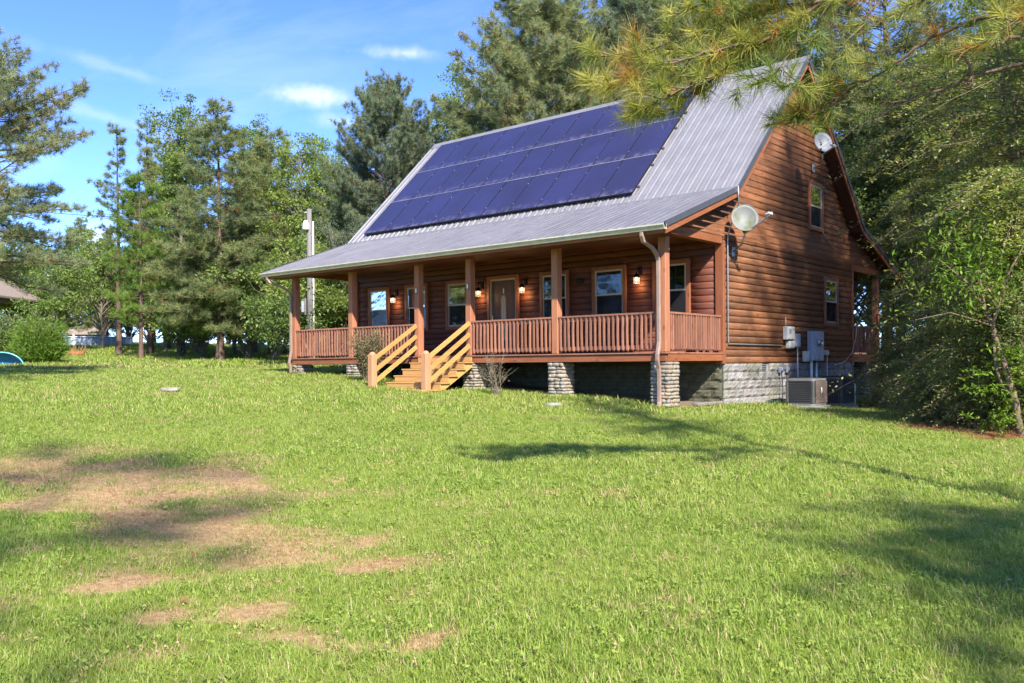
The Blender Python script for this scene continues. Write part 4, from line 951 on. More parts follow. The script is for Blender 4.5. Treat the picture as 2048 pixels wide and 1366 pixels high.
# wall lanterns
def lantern(x, z, label):
    t = empty('wall_lantern', (x, P - .05, z)); tag(t, label, 'lantern', 'lit lanterns on the porch wall')
    mb = MB().cbox(-.045, .045, -.02, .045, .10, .30, .01).tube([(0, -.02, .22), (0, -.09, .27), (0, -.15, .22), (0, -.15, .12)], .014, 6); mb.build('bracket', M['black_iron'], t)
    mb = MB().tube([(0, -.15, .03), (0, -.15, .06), (0, -.15, .11), (0, -.15, .135)], [.095, .085, .04, .012], 8); mb.build('hood', M['black_iron'], t)
    mb = MB()
    for k in range(4):
        a = math.pi / 4 + k * math.pi / 2; mb.tube([(.075 * math.cos(a), -.15 + .075 * math.sin(a), -.12), (.085 * math.cos(a), -.15 + .085 * math.sin(a), .035)], .006, 4)
    mb.build('cage', M['black_iron'], t)
    MB().box(-.058, .058, -.208, -.092, -.115, .03).build('glass', M['lamp_glass'], t)
    MB().tube([(0, -.15, .03), (0, -.15, 0), (0, -.15, -.04), (0, -.15, -.06)], [.012, .03, .03, .01], 8).build('bulb', M['bulb'], t)
    ld = bpy.data.lights.new('lantern_light', 'POINT'); ld.energy = 2.0; ld.color = (1, .62, .25); ld.shadow_soft_size = .04
    lo = bpy.data.objects.new('lantern_light', ld); COL.objects.link(lo); lo.parent = t; lo.location = (0, -.15, -.14)
for x, z, lb in ((1.95, 2.12, 'lit black lantern between the two leftmost porch windows'), (5.52, 2.12, 'lit black lantern just left of the front door'), (7.12, 2.12, 'lit black lantern just right of the front door'), (10.75, 2.14, 'lit black lantern between the two rightmost porch windows')):
    lantern(x, z, lb)
# small fittings on the porch
pl = MB().cbox(-.12, .12, -.055, 0, -.05, .05, .02).tube([(-.1, -.04, .03), (-.04, -.06, .07), (.04, -.06, .02), (.11, -.05, .06)], .02, 6).build('wall_plaque', M['black_iron'], loc=(8.95, P - .05, 2.2)); tag(pl, 'small dark carved plaque between two porch windows right of the door', 'plaque')
db = MB().cbox(-.02, .02, -.03, 0, -.06, .06, .008).build('doorbell', M['black_iron'], loc=(5.62, P - .05, 1.5)); tag(db, 'small black doorbell beside the front door', 'doorbell')
for x, lb in ((PX[2], 'small white house number tag on post left of the steps'), (PX[3], 'small white house number tag on post right of the steps')):
    o = empty('number_tag', (x, 0, 2.03)); tag(o, lb, 'sign')
    MB().cbox(-.035, .035, -.012, 0, -.075, .075, .004).build('plate', M['black_iron'], o)
    MB().cbox(-.024, .024, -.016, -.0125, -.058, .06, .002).build('face', M['white_paint'], o)

# conduit from the roof to the boxes
zc_ = .52
cd = MB().tube([(XR + .035, YB - .12, ZB + .02), (XR + .03, YB - .1, ZB - .25), (XR - .02, P + .06, ZB - .36), (L + .09, P + .1, 3.02), (L + .08, P + .1, 2.9), (L + .075, P + .1, zc_ + .06), (L + .075, P + .13, zc_ + .0), (L + .075, 5.55, zc_ - .01)], .017, 8)
tag(cd.build('conduit', M['galv']), 'thin grey conduit running down the cabin corner and along to the boxes', 'conduit')

# electrical boxes on the gable wall
XW = L + .05
def wbox(name, y0, y1, z0, z1, dep, mat, label, cat, extra=None):
    t = empty(name, (XW, (y0 + y1) / 2, z0)); tag(t, label, cat); w = (y1 - y0) / 2; h = z1 - z0
    MB().cbox(0, dep, -w, w, 0, h, .012).build('case', mat, t)
    MB().cbox(dep + .001, dep + .012, -w + .02, w - .02, .02, h - .02, .006).build('cover', mat, t)
    if extra: extra(t, dep + .012, w, h)
    return t
wbox('inverter_box', 5.62, 6.07, .66, 1.0, .13, M['light_box'], 'off white box with grey display at left of the wall boxes', 'electrical box',
     lambda t, d, w, h: (MB().cbox(d, d + .004, -w + .09, -w + .2, h * .45, h * .8).build('display', M['screen_grey'], t), MB().tube([(.06, -w + .06, h), (.06, -w + .06, h + .24)], .006, 6).build('antenna', M['pvc'], t), MB().cbox(d, d + .003, w - .11, w - .05, h - .11, h - .05).build('sticker', M['red_clay'], t)))
wbox('junction_box', 5.78, 6.1, .44, .63, .11, M['light_box'], 'small off white box hanging under the display box', 'electrical box')
wbox('disconnect_box', 6.13, 6.5, .47, .83, .10, M['grey_box'], 'grey switch box between display box and breaker panel', 'electrical box',
     lambda t, d, w, h: (MB().cbox(d - .03, d + .05, w + .004, w + .03, h * .55, h * .8).build('switch_lever', M['rubber'], t), MB().cbox(d, d + .012, -.02, .02, h * .4, h * .52).build('latch', M['galv'], t)))
def meter(t, d, w, h):
    MB().tube([(d, -.05, h * .62), (d + .09, -.05, h * .62)], .085, 16).build('meter_dial', M['galv'], t)
    MB().tube([(d + .09, -.05, h * .62), (d + .11, -.05, h * .62)], .07, 16).build('meter_glass', M['window_glass'], t)
    MB().cbox(d, d + .03, -.1, 0, h * .2, h * .42).build('meter_cover', M['grey_box'], t); MB().cbox(d + .001, d + .004, .02, .024, .03, h - .03).build('seam', M['rubber'], t)
wbox('breaker_panel', 7.16, 7.92, .12, .92, .16, M['grey_box'], 'large grey breaker panel with round electric meter', 'breaker panel', meter)
wbox('cable_box', 6.83, 7.1, .1, .38, .10, M['light_box'], 'small pale grey cable box at lower left of the breaker panel', 'electrical box')
wbox('outlet_box', 8.28, 8.5, .27, .42, .08, M['tan_paint'], 'small tan outlet box right of the breaker panel', 'electrical box')
for y, lb in ((5.42, 'small blue grey outlet on foundation, left of its twin'), (5.86, 'small blue grey outlet on foundation, right of its twin')):
    t = empty('foundation_outlet', (L + .045, y, -.18)); tag(t, lb, 'outlet', 'outlets on the foundation'); MB().cbox(0, .06, -.075, .075, 0, .15, .01).build('case', M['grey_box'], t); MB().cbox(.06, .075, -.04, .06, .02, .06, .006).build('plug', M['rubber'], t)
    zb = g1(L + .2, y)
    MB().tube([(.05, .01, .02), (.07, .02, -.2), (.1, -.02 if y < 5.6 else .06, -.4), (.12, -.12 if y < 5.6 else .25, zb + .25), (.25, -.2 if y < 5.6 else .35, zb + .2)], .014, 6).build('cord', M['rubber'], t)
for (y, r_, za, zb, lb) in ((7.3, .04, -.75, .12, 'white pipe running down from the breaker panel to the ground'), (7.62, .045, -.75, .12, 'grey pipe running down from the breaker panel, right of the white one'), (6.4, .014, -.4, .47, 'thin pipe under the grey switch box'), (8.4, .01, -.7, .27, 'thin pale cable under the tan outlet box')):
    tag(MB().tube([(L + .11, y, zb), (L + .11, y, (za + zb) / 2), (L + .12, y, za)], r_, 10).build('service_pipe', M['pvc'] if r_ != .045 else M['galv']), lb, 'pipe')
# cables on the gable
tag(MB().tube([(L + .07, 8.25, 3.68), (L + .06, 8.6, 3.5), (L + .06, 9.2, 3.3), (L + .06, 9.45, 3.22)], .008, 5).build('wall_cable', M['galv']), 'thin pale cable slanting down from the upper gable window', 'cable')
tag(MB().tube([(L + .12, 10.75, 1.3), (L + .15, 10.5, .75), (L + .15, 10.2, .35), (L + .13, 9.7, .1), (L + .1, 9.0, .0)], .009, 5).build('loose_wire', M['tan_paint']), 'loose tan wire drooping past the back corner of the cabin', 'wire')

# satellite dishes
def dish(name, ctr, nrm, rx, ry, foot, arm_end, label, mat, marks=False):
    ctr = np.array(ctr, float); n = np.array(nrm, float); n /= np.linalg.norm(n); t = empty(name, foot); tag(t, label, 'satellite dish')
    up = AX_U - n * (AX_U @ n); up /= np.linalg.norm(up); rt = np.cross(up, n); off = -np.array(foot, float)
    K, S_ = 28, 6; V = []; F = []
    def pt(r_, a, back=0): return ctr + off + rt * rx * r_ * math.cos(a) + up * ry * r_ * math.sin(a) + n * (.11 * (r_ * r_) - .06 - back)
    for back in (0, .012):
        V.append(pt(0, 0, back))
        for i in range(1, S_ + 1): V += [pt(i / S_, 2 * math.pi * k / K, back) for k in range(K)]
    B = 1 + S_ * K
    for k in range(K):
        k2 = (k + 1) % K; F.append((0, 1 + k, 1 + k2)); F.append((B, B + 1 + k2, B + 1 + k))
        for i in range(S_ - 1):
            a, b = 1 + i * K, 1 + (i + 1) * K; F.append((a + k, b + k, b + k2, a + k2)); F.append((B + a + k2, B + b + k2, B + b + k, B + a + k))
        a = 1 + (S_ - 1) * K; F.append((a + k, B + a + k, B + a + k2, a + k2))
    MB().add(V, F, 0, True).build('reflector', mat, t)
    rim = [pt(1.0, 2 * math.pi * k / K) for k in range(K)]; MB().tube(rim + rim[:1], .008, 5, cap=False).build('rim', mat, t)
    bot = ctr + off - up * ry * .98 - n * .02; ae = np.array(arm_end, float) + off; bk = ctr + off - n * .09
    MB().bar(bk - up * ry * .9, bk + up * ry * .25, .07, .06, n).build('back_bracket', M['black_iron'], t)
    MB().bar(bot - n * .08, ae - up * .03, .025, .035, up).build('arm', M['galv'], t)
    dl_ = (ctr + off - ae); dl_ /= np.linalg.norm(dl_); sd = np.cross(dl_, up)
    mb = MB().tube([ae - dl_ * .05, ae + dl_ * .03, ae + dl_ * .07, ae + dl_ * .12], [.03, .03, .02, .03], 10).tube([ae - sd * .07, ae + sd * .09], .024, 8); mb.build('receiver', M['light_box'], t)
    j = bk - up * ry * .85; mid = np.array([j[0] * .95, j[1] * .8, j[2] - .22]); MB().tube([j, j - AX_U * .1, mid * .7, np.array([.03, 0, 0])], .024, 8).build('mast', M['galv'], t)
    MB().cbox(.0, .02, -.07, .07, -.12, .1, .006).build('foot_plate', M['galv'], t)
    if marks:
        mb = MB(); r_ = random.Random(4)
        for row in range(4):
            for k in range(3 + row % 2):
                a, b = -.3 + .17 * k + .05 * row, .45 - .17 * row; p_ = ctr + off + rt * rx * a + up * ry * b + n * (.11 * (a * a + b * b) - .057); q = p_ + rt * rx * .1 * r_.uniform(.4, 1) + up * ry * .12 * r_.uniform(-1, 1); mb.bar(p_, q, .012, .002, n)
        mb.build('mark', M['rubber'], t)
    return t
m = Mat('dish_dirty'); n_ = m.noise(m.coord('Object'), 3.2, 5, 0.6); m.color(m.mix(m.ramp(n_, [(0.45, 0.0), (0.65, 1.0)]), (0.17, 0.178, 0.165), (0.10, 0.115, 0.05))).set(rough=0.6)
plain('dish_clean', (0.34, 0.34, 0.345), 0.5)
bd_c = at(1489, 437, 20.05); sd_c = at(1645, 286, 22.6)
bd = dish('satellite_dish', bd_c, -AX_F - AX_R * .08 + AX_U * .32, .30, .33, on_x(1466, 503, L + .05), at(1540, 427, 19.6), 'large weathered satellite dish with green stains on the gable corner', M['dish_dirty'])
br = MB().tube([(0.02, -.45, .35), tuple(np.array(bd_c) - np.array(bd.location) - np.array([0, 0, .42]))], .009, 6).build('brace', M['galv'], bd)
dish('satellite_dish', sd_c, -AX_F + AX_R * .12 + AX_U * .34, .23, .28, on_x(1626, 336, L + .05), at(1668, 291, 22.2), 'small clean white satellite dish high on the gable', M['dish_clean'], marks=True)

# air conditioners
def aircon(px, D, w, h, rot, label, vertical, mats):
    p = at(px, 700, D); z = g1(p[0], p[1]) + .05; t = empty('air_conditioner', (p[0], p[1], z)); t.rotation_euler = (0, 0, rot); tag(t, label, 'air conditioner')
    r_ = .09; ring = []
    for (cx, cy, a0) in ((w / 2 - r_, w / 2 - r_, 0), (-w / 2 + r_, w / 2 - r_, 90), (-w / 2 + r_, -w / 2 + r_, 180), (w / 2 - r_, -w / 2 + r_, 270)):
        for k in range(5): a = R(a0 + k * 22.5); ring.append((cx + r_ * math.cos(a), cy + r_ * math.sin(a)))
    n = len(ring)
    def prism(z0, z1, s_=1.0, m=None):
        v = [(x * s_, y * s_, zz) for zz in (z0, z1) for x, y in ring]; return MB().add(v, [tuple(range(n))[::-1], tuple(range(n, 2 * n))] + [(k, (k + 1) % n, n + (k + 1) % n, n + k) for k in range(n)])
    MB().cbox(-w / 2 - .06, w / 2 + .06, -w / 2 - .06, w / 2 + .06, -.12, -.004).build('pad', M['concrete'], t)
    prism(0, .05, 1.01).build('base_pan', M['ac_rim'], t); prism(.051, h - .051, .96).build('coil', M['ac_coil'], t); prism(h - .05, h, 1.015).build('top_cap', mats[1], t)
    fg = MB()
    for k in range(1, 7): rr = w * .42 * k / 6; fg.tube([(rr * math.cos(a), rr * math.sin(a), h + .012) for a in np.linspace(0, 2 * math.pi, 25)], .004, 4, cap=False)
    for k in range(8): a = k * math.pi / 8; fg.tube([(-w * .42 * math.cos(a), -w * .42 * math.sin(a), h + .018), (w * .42 * math.cos(a), w * .42 * math.sin(a), h + .018)], .004, 4)
    fg.build('fan_grille', M['rubber'], t)
    if vertical:
        sm = MB().cbox(-.008, .008, -.012, .012, .05, h - .05, .003).mesh('slat', mats[0])
        for k in range(4):
            c_, s_ = math.cos(k * math.pi / 2), math.sin(k * math.pi / 2)
            for j in range(15):
                u = -w / 2 + .07 + (w - .14) * j / 14; x, y = u, -w / 2 + .008; link_mesh('slat', sm, t, loc=(x * c_ - y * s_, x * s_ + y * c_, 0), rot=(0, 0, k * math.pi / 2))
    else:
        for j in range(11): zz = .075 + (h - .15) * j / 10; prism(zz - .005, zz + .005, 1.0).build('slat', mats[0], t)
    for (x, y) in ((1, 1), (-1, 1), (-1, -1), (1, -1)):
        MB().cbox(x * (w / 2 - .075), x * (w / 2 + .002), y * (w / 2 - .075), y * (w / 2 + .002), .05, h - .05, .02).build('corner_panel', mats[0], t)
    return t
a1 = aircon(1612, 21.0, .70, .63, -.06, 'squat grey air conditioner with horizontal slats, nearer of two', False, (M['ac_body'], M['ac_rim']))
MB().cbox(.352, .362, -.26, .33, .06, .57, .006).build('service_panel', M['ac_panel'], a1); MB().cbox(.363, .366, .0, .06, .3, .42, .003).build('sticker', M['white_paint'], a1)
aircon(1668, 22.5, .74, .70, -.04, 'dark air conditioner with vertical slats behind the squat one', True, (M['ac_dark'], M['ac_dark']))
pv = at(1709, 766, 23.0); zg = g1(pv[0], pv[1])
tag(MB().tube([at(1688, 766, 23.0), pv - AX_R * .04, pv + np.array([0, 0, -.04]), (pv[0], pv[1], zg - .05)], .03, 10).build('drain_pipe', M['pvc']), 'white plastic drain pipe bending down beside the dark air conditioner', 'pipe')
# hose heap
hp = on_x(1552, 800, L + .45); zg = g1(hp[0], hp[1]); pts = []
for k in range(90): a = k * .42; rr = .16 + .07 * math.sin(k * .37) + .06 * math.sin(k * 1.1); pts.append((hp[0] + rr * .6 * math.cos(a), hp[1] + rr * 1.5 * math.sin(a) + .15 * math.sin(k * .05), zg + .05 + .10 * abs(math.sin(k * .23))))
tag(MB().tube(pts, .012, 6).build('garden_hose', M['hose_green']), 'tangled dark green hose heaped beside the air conditioner', 'hose')
tag(MB().cbox(-.35, .1, -.03, .03, -.03, .03).build('board', M['trim_wood'], loc=tuple(at(1757, 785, 23.6)), rot=(.1, -.9, .5)), 'short brown board leaning by the back pier', 'board')
tag(MB().cbox(-.5, .5, -.09, .09, -.03, .05, .02).build('plank', M['shed_wood'], loc=(13.05, 1.55, g1(13.05, 1.55) + .06), rot=(0, 0, 1.5)), 'weathered plank lying at the foot of the foundation', 'plank')
cv = ground_at(1108, 812); tag(MB().tube([(0, 0, -.05), (0, 0, .05), (0, 0, .06)], [.17, .17, .12], 16).build('utility_cover', M['concrete'], loc=cv), 'pale round utility cover set in the lawn', 'cover')
rk = ground_at(340, 783); tag(link_mesh('rock', STONES[2], loc=rk + np.array([0, 0, .03]), scale=(.55, .35, .14)), 'small flat pale rock in the lawn at left', 'rock')

# ------------------------------------------------------------------ trees
def nrmz(a): return a / np.maximum(1e-9, np.linalg.norm(a, axis=-1, keepdims=True))
def tubes_mesh(paths, n=5):
    """paths: list of (points (k,3), radii (k,)) -> V, F quads"""
    V = []; F = []; o = 0
    for pts, rad in paths:
        pts = np.asarray(pts, float); k = len(pts); t = nrmz(np.gradient(pts, axis=0)); ref = np.array([0, 0, 1.0]) if abs(t[0, 2]) < .85 else np.array([1.0, 0, 0])
        a = nrmz(ref - t * (t @ ref)[:, None]); b = np.cross(t, a); an = np.linspace(0, 2 * np.pi, n, endpoint=False)
        ring = pts[:, None] + np.asarray(rad)[:, None, None] * (a[:, None] * np.cos(an)[None, :, None] + b[:, None] * np.sin(an)[None, :, None])
        V.append(ring.reshape(-1, 3)); i = np.arange(k * n).reshape(k, n); j = np.roll(i, -1, 1)
        F.append(np.stack([i[:-1], j[:-1], j[1:], i[1:]], -1).reshape(-1, 4) + o); o += k * n
    return np.concatenate(V), np.concatenate(F)
def needles_mesh(name, pos, dirs, rng, n, ln, w, mat, brown=0.05, spread=(0.25, 1.7), shade_bias=None):
    """tufts of long needles: pos (t,3), dirs (t,3)"""
    t = len(pos); d = nrmz(dirs)[:, None, :]; rnd = nrmz(rng.normal(size=(t, n, 3))); perp = nrmz(rnd - d * (rnd * d).sum(-1, keepdims=True))
    th = rng.uniform(*spread, size=(t, n, 1)); nd = d * np.cos(th) + perp * np.sin(th); nd = nrmz(nd + np.array([0, 0, -.08]))
    size = rng.uniform(.75, 1.2, (t, 1, 1)); L_ = ln * size * rng.uniform(.65, 1.1, (t, n, 1))
    base = pos[:, None, :] - d * rng.uniform(0, .16, (t, n, 1)); side = nrmz(np.cross(nd, nrmz(rng.normal(size=(t, n, 3)))))
    A = base - side * w / 2; B = base + side * w / 2; Cc = base + nd * L_
    V = np.stack([A, B, Cc], 2).reshape(-1, 3); F = np.arange(len(V)).reshape(-1, 3)
    ts = rng.random((t, 1)) * .75 + (0 if shade_bias is None else shade_bias[:, None]); sh = np.clip(ts + rng.uniform(-.1, .3, (t, n)), 0, 1); br = (rng.random((t, n)) * .5 + (rng.random((t, 1)) < brown) * rng.uniform(.1, .7, (t, 1)))
    return np_mesh(name, V, F, mat, attrs=dict(shade=np.repeat(sh.ravel(), 3), brown=np.repeat(br.ravel(), 3)))
def pine_variant(seed, H, Rm, cb, mat, dens=1.0, needles=34, ln=.24, w=.011, tuft_gap=.34, profile='cone', lean=0.0, trunk_r=None, up=.25):
    rng = np.random.default_rng(seed); tr = trunk_r or H * .0135; ks = np.linspace(0, 1, 14); wob = np.cumsum(rng.normal(0, .02, (14, 2)), 0) * H * .06
    tp = np.c_[wob[:, 0] + lean * ks ** 2 * H, wob[:, 1], ks * H]; paths = [(tp, tr * (1 - ks * .93) * (1 + .35 * np.exp(-ks * 40)))]
    pos = []; dr_ = []; z = cb * H
    while z < H * .985:
        f = (z - cb * H) / (H - cb * H)
        if profile == 'cone': rad = Rm * (1 - f) ** .75 * (.55 + .45 * min(1, f * 5)) + .25
        elif profile == 'round': rad = Rm * math.sqrt(max(.02, 1 - (f * 1.15 - .3) ** 2 / .75)) * (1 - f ** 4 * .6) + .2
        else: rad = Rm * (.5 + .5 * math.sin(f * 9 + seed)) * (1 - f) ** .5 + .35
        nb = max(3, int(round(4.5 * dens)))
        for b in range(nb):
            if rng.random() < .14: continue
            az = rng.random() * 6.283; l = rad * rng.uniform(.6, 1.18); z0 = z + rng.uniform(-.25, .25); c = np.array([np.interp(z0, tp[:, 2], tp[:, 0]), np.interp(z0, tp[:, 2], tp[:, 1]), z0])
            hd = np.array([math.cos(az), math.sin(az), 0]); k = 6; s_ = np.linspace(0, 1, k); rise = up * (.3 + f * 1.6) + rng.normal(0, .12); sag = (1 - f) * .35
            wig = np.cumsum(rng.normal(0, .05, (k, 3)), 0) * l * .5; wig[0] = 0
            bp = c + hd * (s_ * l)[:, None] + np.array([0, 0, 1]) * ((rise * s_ - sag * s_ * s_ + .22 * s_ ** 3) * l)[:, None] + wig
            br_ = max(.012, .03 * l / 2.2 * (1 - f * .4)); paths.append((bp, br_ * (1 - s_ * .8)))
            # side twigs, flat sprays
            nt = max(3, int(l / tuft_gap * 1.7 * dens))
            for q in range(nt):
                s0 = .28 + .72 * (q + rng.random()) / nt; p0 = np.array([np.interp(s0, s_, bp[:, i]) for i in range(3)]); tl = (.22 + .55 * (1.15 - s0) * min(l, 2.4) * .55) * rng.uniform(.6, 1.2)
                sa_ = rng.choice([-1, 1]) * rng.uniform(.5, 1.25); ca, sb = math.cos(sa_), math.sin(sa_); td = nrmz(np.array([hd[0] * ca - hd[1] * sb, hd[0] * sb + hd[1] * ca, rng.uniform(.0, .65)]))
                e = p0 + td * tl; paths.append((np.array([p0, (p0 + e) / 2 + np.array([0, 0, -.02]), e]), np.array([.009, .007, .005])))
                m_ = max(1, int(tl / tuft_gap))
                for u in range(m_): pos.append(p0 + td * tl * (1 - u / max(1, m_) * .75)); dr_.append(td + np.array([0, 0, .55]))
                if rng.random() < .6: pos.append(p0 + td * tl * rng.uniform(.3, .8) + rng.normal(0, .1, 3)); dr_.append(td * .4 + np.array([0, 0, 1]) + rng.normal(0, .3, 3))
            pos.append(bp[-1]); dr_.append(hd + np.array([0, 0, .6]))
        z += rng.uniform(.32, .52) / dens ** .5 * (1.25 - .35 * f)
    for q in range(6): pos.append(tp[-1] - np.array([0, 0, q * .22])); dr_.append(np.array([rng.normal(0, .3), rng.normal(0, .3), 1]))
    V, F = tubes_mesh(paths); tm = np_mesh('trunk', V, F, M['pine_bark'], smooth=True)
    return tm, needles_mesh('crown', np.array(pos), np.array(dr_), rng, needles, ln, w, mat)
LEAF_UP = np.array([0, 0, 1.0])
def leaves_mesh(name, ctr, out, rng, ln, w, mat, flat=.5, droop=0.1):
    """one folded diamond per leaf; ctr (n,3) leaf base, out (n,3) growth direction"""
    n = len(ctr); d = nrmz(out + rng.normal(0, .55, (n, 3)) + np.array([0, 0, -droop])); up = nrmz(rng.normal(0, 1, (n, 3)) * (1 - flat) + LEAF_UP * flat * 1.6); s_ = nrmz(np.cross(d, up)); nr = np.cross(s_, d)
    l = (ln * rng.uniform(.6, 1.25, (n, 1))); ww = w * rng.uniform(.7, 1.2, (n, 1))
    A = ctr; B = ctr + d * l * .45 + s_ * ww / 2 + nr * ww * .12; Cc = ctr + d * l; D_ = ctr + d * l * .45 - s_ * ww / 2 + nr * ww * .12
    V = np.stack([A, B, Cc, D_], 1).reshape(-1, 3); F = np.arange(len(V)).reshape(-1, 4); F = np.concatenate([F[:, [0, 1, 2]], F[:, [0, 2, 3]]], 0); return V, F
def leafy_variant(seed, H, rx, rz, cb, mat, clumps=150, per=95, ln=.13, w=.085, clump_r=.55, trunk='grey_bark', flat=.45, trunk_r=None, lumps=7):
    """broadleaf tree: trunk, limbs to foliage clumps set on a few lobes, many single leaves"""
    rng = np.random.default_rng(seed); tr = trunk_r or H * .014; ks = np.linspace(0, 1, 10); wob = np.cumsum(rng.normal(0, .025, (10, 2)), 0) * H * .08; wob[0] = 0
    tp = np.c_[wob, ks * (cb * H + (H - cb * H) * .75)]; paths = [(tp, tr * (1 - ks * .82) * (1 + .3 * np.exp(-ks * 30)))]
    cz = cb * H + rz; lob = []
    for k in range(lumps):
        a = rng.random() * 6.283; e = rng.uniform(-.7, 1); rr = rx * rng.uniform(.3, .75); lob.append((np.array([rr * math.cos(a) * math.sqrt(max(.1, 1 - e * e)), rr * math.sin(a) * math.sqrt(max(.1, 1 - e * e)), cz + rz * .72 * e]), rng.uniform(.35, .6)))
    lob.append((np.array([0, 0, cz + rz * .55]), .5)); cc = []; 
    for k in range(clumps):
        c, s_ = lob[rng.integers(len(lob))]; v = nrmz(rng.normal(size=3)); cc.append(c + v * np.array([rx, rx, rz]) * s_ * rng.uniform(.45, 1.12) ** .6)
    cc = np.array(cc); cc[:, 2] = np.clip(cc[:, 2], cb * H * .9, None)
    for c in cc:
        z0 = np.clip(c[2] - np.linalg.norm(c[:2]) * rng.uniform(.5, 1.1) - .3, cb * H * .7, tp[-1, 2]); s0 = np.array([np.interp(z0, tp[:, 2], tp[:, 0]), np.interp(z0, tp[:, 2], tp[:, 1]), z0]); mid = s0 * .5 + c * .5 + rng.normal(0, .12, 3) + np.array([0, 0, .15])
        l = np.linalg.norm(c - s0); paths.append((np.array([s0, s0 * .75 + c * .25 + np.array([0, 0, .1]), mid, c]), np.array([1, .75, .5, .15]) * min(tr * .45, .008 + .011 * l)))
    n = clumps * per; ci = rng.integers(clumps, size=n); v = nrmz(rng.normal(size=(n, 3))); rr = clump_r * rng.uniform(.5, 1.25, clumps)[ci][:, None] * rng.random((n, 1)) ** .45
    p = cc[ci] + v * rr * np.array([1, 1, .62]); V, F = leaves_mesh('crown', p, v + np.array([0, 0, .1]), rng, ln, w, mat, flat)
    sh = np.clip(rng.random(clumps)[ci] * .6 + rng.uniform(0, .4, n), 0, 1); cm_ = np_mesh('crown', V, F, mat, attrs=dict(shade=np.repeat(sh, 4)))
    V, F = tubes_mesh(paths); return np_mesh('trunk', V, F, M[trunk], smooth=True), cm_
def spray_variant(seed, H, rx, mat, sprays=520, leaves=34, ln=.095, w=.05, base_h=.12, trunk='twig_bark', stems=4, lean=(0, 0)):
    """small understory tree with layered, drooping leaf sprays"""
    rng = np.random.default_rng(seed); paths = []; st = []
    for k in range(stems):
        a = rng.random() * 6.283; t = np.linspace(0, 1, 8); top = np.array([math.cos(a) * rx * .45 + lean[0], math.sin(a) * rx * .45 + lean[1], H * rng.uniform(.45, 1.05)]); b = np.array([math.cos(a) * .15, math.sin(a) * .15, 0])
        p = b + (top - b) * t[:, None] ** np.array([1.6, 1.6, .9]) + np.cumsum(rng.normal(0, .05, (8, 3)), 0); p[0] = b; paths.append((p, .05 * (1 - t * .85))); st.append(p)
    C_ = []; O_ = []; S_ = []
    for k in range(sprays):
        p = st[rng.integers(stems)]; h = rng.uniform(base_h, 1); q = np.array([np.interp(h, np.linspace(0, 1, 8), p[:, i]) for i in range(3)]); az = rng.random() * 6.283; f = q[2] / H
        l = rx * (rng.uniform(.3, .95) if rng.random() < .8 else rng.uniform(.9, 1.5)) * (.75 + .35 * math.sin(az * 3 + f * 9 + seed)) * math.sqrt(max(.2, 1 - (f * 1.0 - .35) ** 2 * 1.4)); hd = np.array([math.cos(az), math.sin(az), 0]); s_ = np.linspace(0, 1, 7); rise = rng.uniform(.1, .55); sag = rng.uniform(.35, .8)
        bp = q + hd * (s_ * l)[:, None] + np.array([0, 0, 1]) * ((rise * s_ - sag * s_ ** 2) * l)[:, None] + np.cumsum(rng.normal(0, .025, (7, 3)), 0) * l
        paths.append((bp[::2], np.array([.010, .007, .004, .002])))
        u = .25 + .75 * rng.random(leaves); c = np.stack([np.interp(u, s_, bp[:, i]) for i in range(3)], 1); sd = np.array([-hd[1], hd[0], 0]) * rng.choice([-1, 1], leaves)[:, None]; tl = rng.uniform(0, .16, (leaves, 1)) * (1.2 - u[:, None])
        C_.append(c + (sd + hd * .5) * tl * 1.6 + rng.normal(0, .03, (leaves, 3))); O_.append(sd + hd * .8); S_.append(np.full(leaves, rng.random() ** 1.4 * 1.5))
    c = np.concatenate(C_); o = np.concatenate(O_); sh = np.clip(np.concatenate(S_) * .6 + rng.uniform(0, .4, len(c)), 0, 1); V, F = leaves_mesh('crown', c, o, rng, ln, w, mat, .7, .15)
    cm_ = np_mesh('crown', V, F, mat, attrs=dict(shade=np.repeat(sh, 4))); V, F = tubes_mesh(paths, 4); return np_mesh('trunk', V, F, M[trunk], smooth=True), cm_

PV = {'full': pine_variant(1, 13, 3.3, .13, M['pine_needles'], 1.45, 30, .30, .019, tuft_gap=.36),
      'tall': pine_variant(2, 17, 4.6, .14, M['pine_needles_blue'], 1.8, 30, .31, .02, profile='round', up=.4, tuft_gap=.32),
      'wide': pine_variant(3, 13, 4.6, .14, M['pine_needles'], 1.35, 30, .28, .015, profile='round', up=.12, tuft_gap=.36),
      'slim': pine_variant(4, 14, 1.9, .36, M['pine_needles'], 1.0, 30, .30, .019, profile='tuft'),
      'young': pine_variant(5, 9.5, 2.0, .24, M['pine_needles_bright'], 1.25, 32, .30, .018),
      'left': pine_variant(9, 13, 4.5, .33, M['pine_needles_blue'], 1.5, 32, .27, .015, profile='round', up=.22, tuft_gap=.34),
      'lofty': pine_variant(8, 19, 2.6, .66, M['pine_needles'], .7, 20, .31, .02, profile='round'),
      'high': pine_variant(6, 20, 3.8, .32, M['pine_needles'], 1.3, 28, .31, .019, profile='round', tuft_gap=.38)}
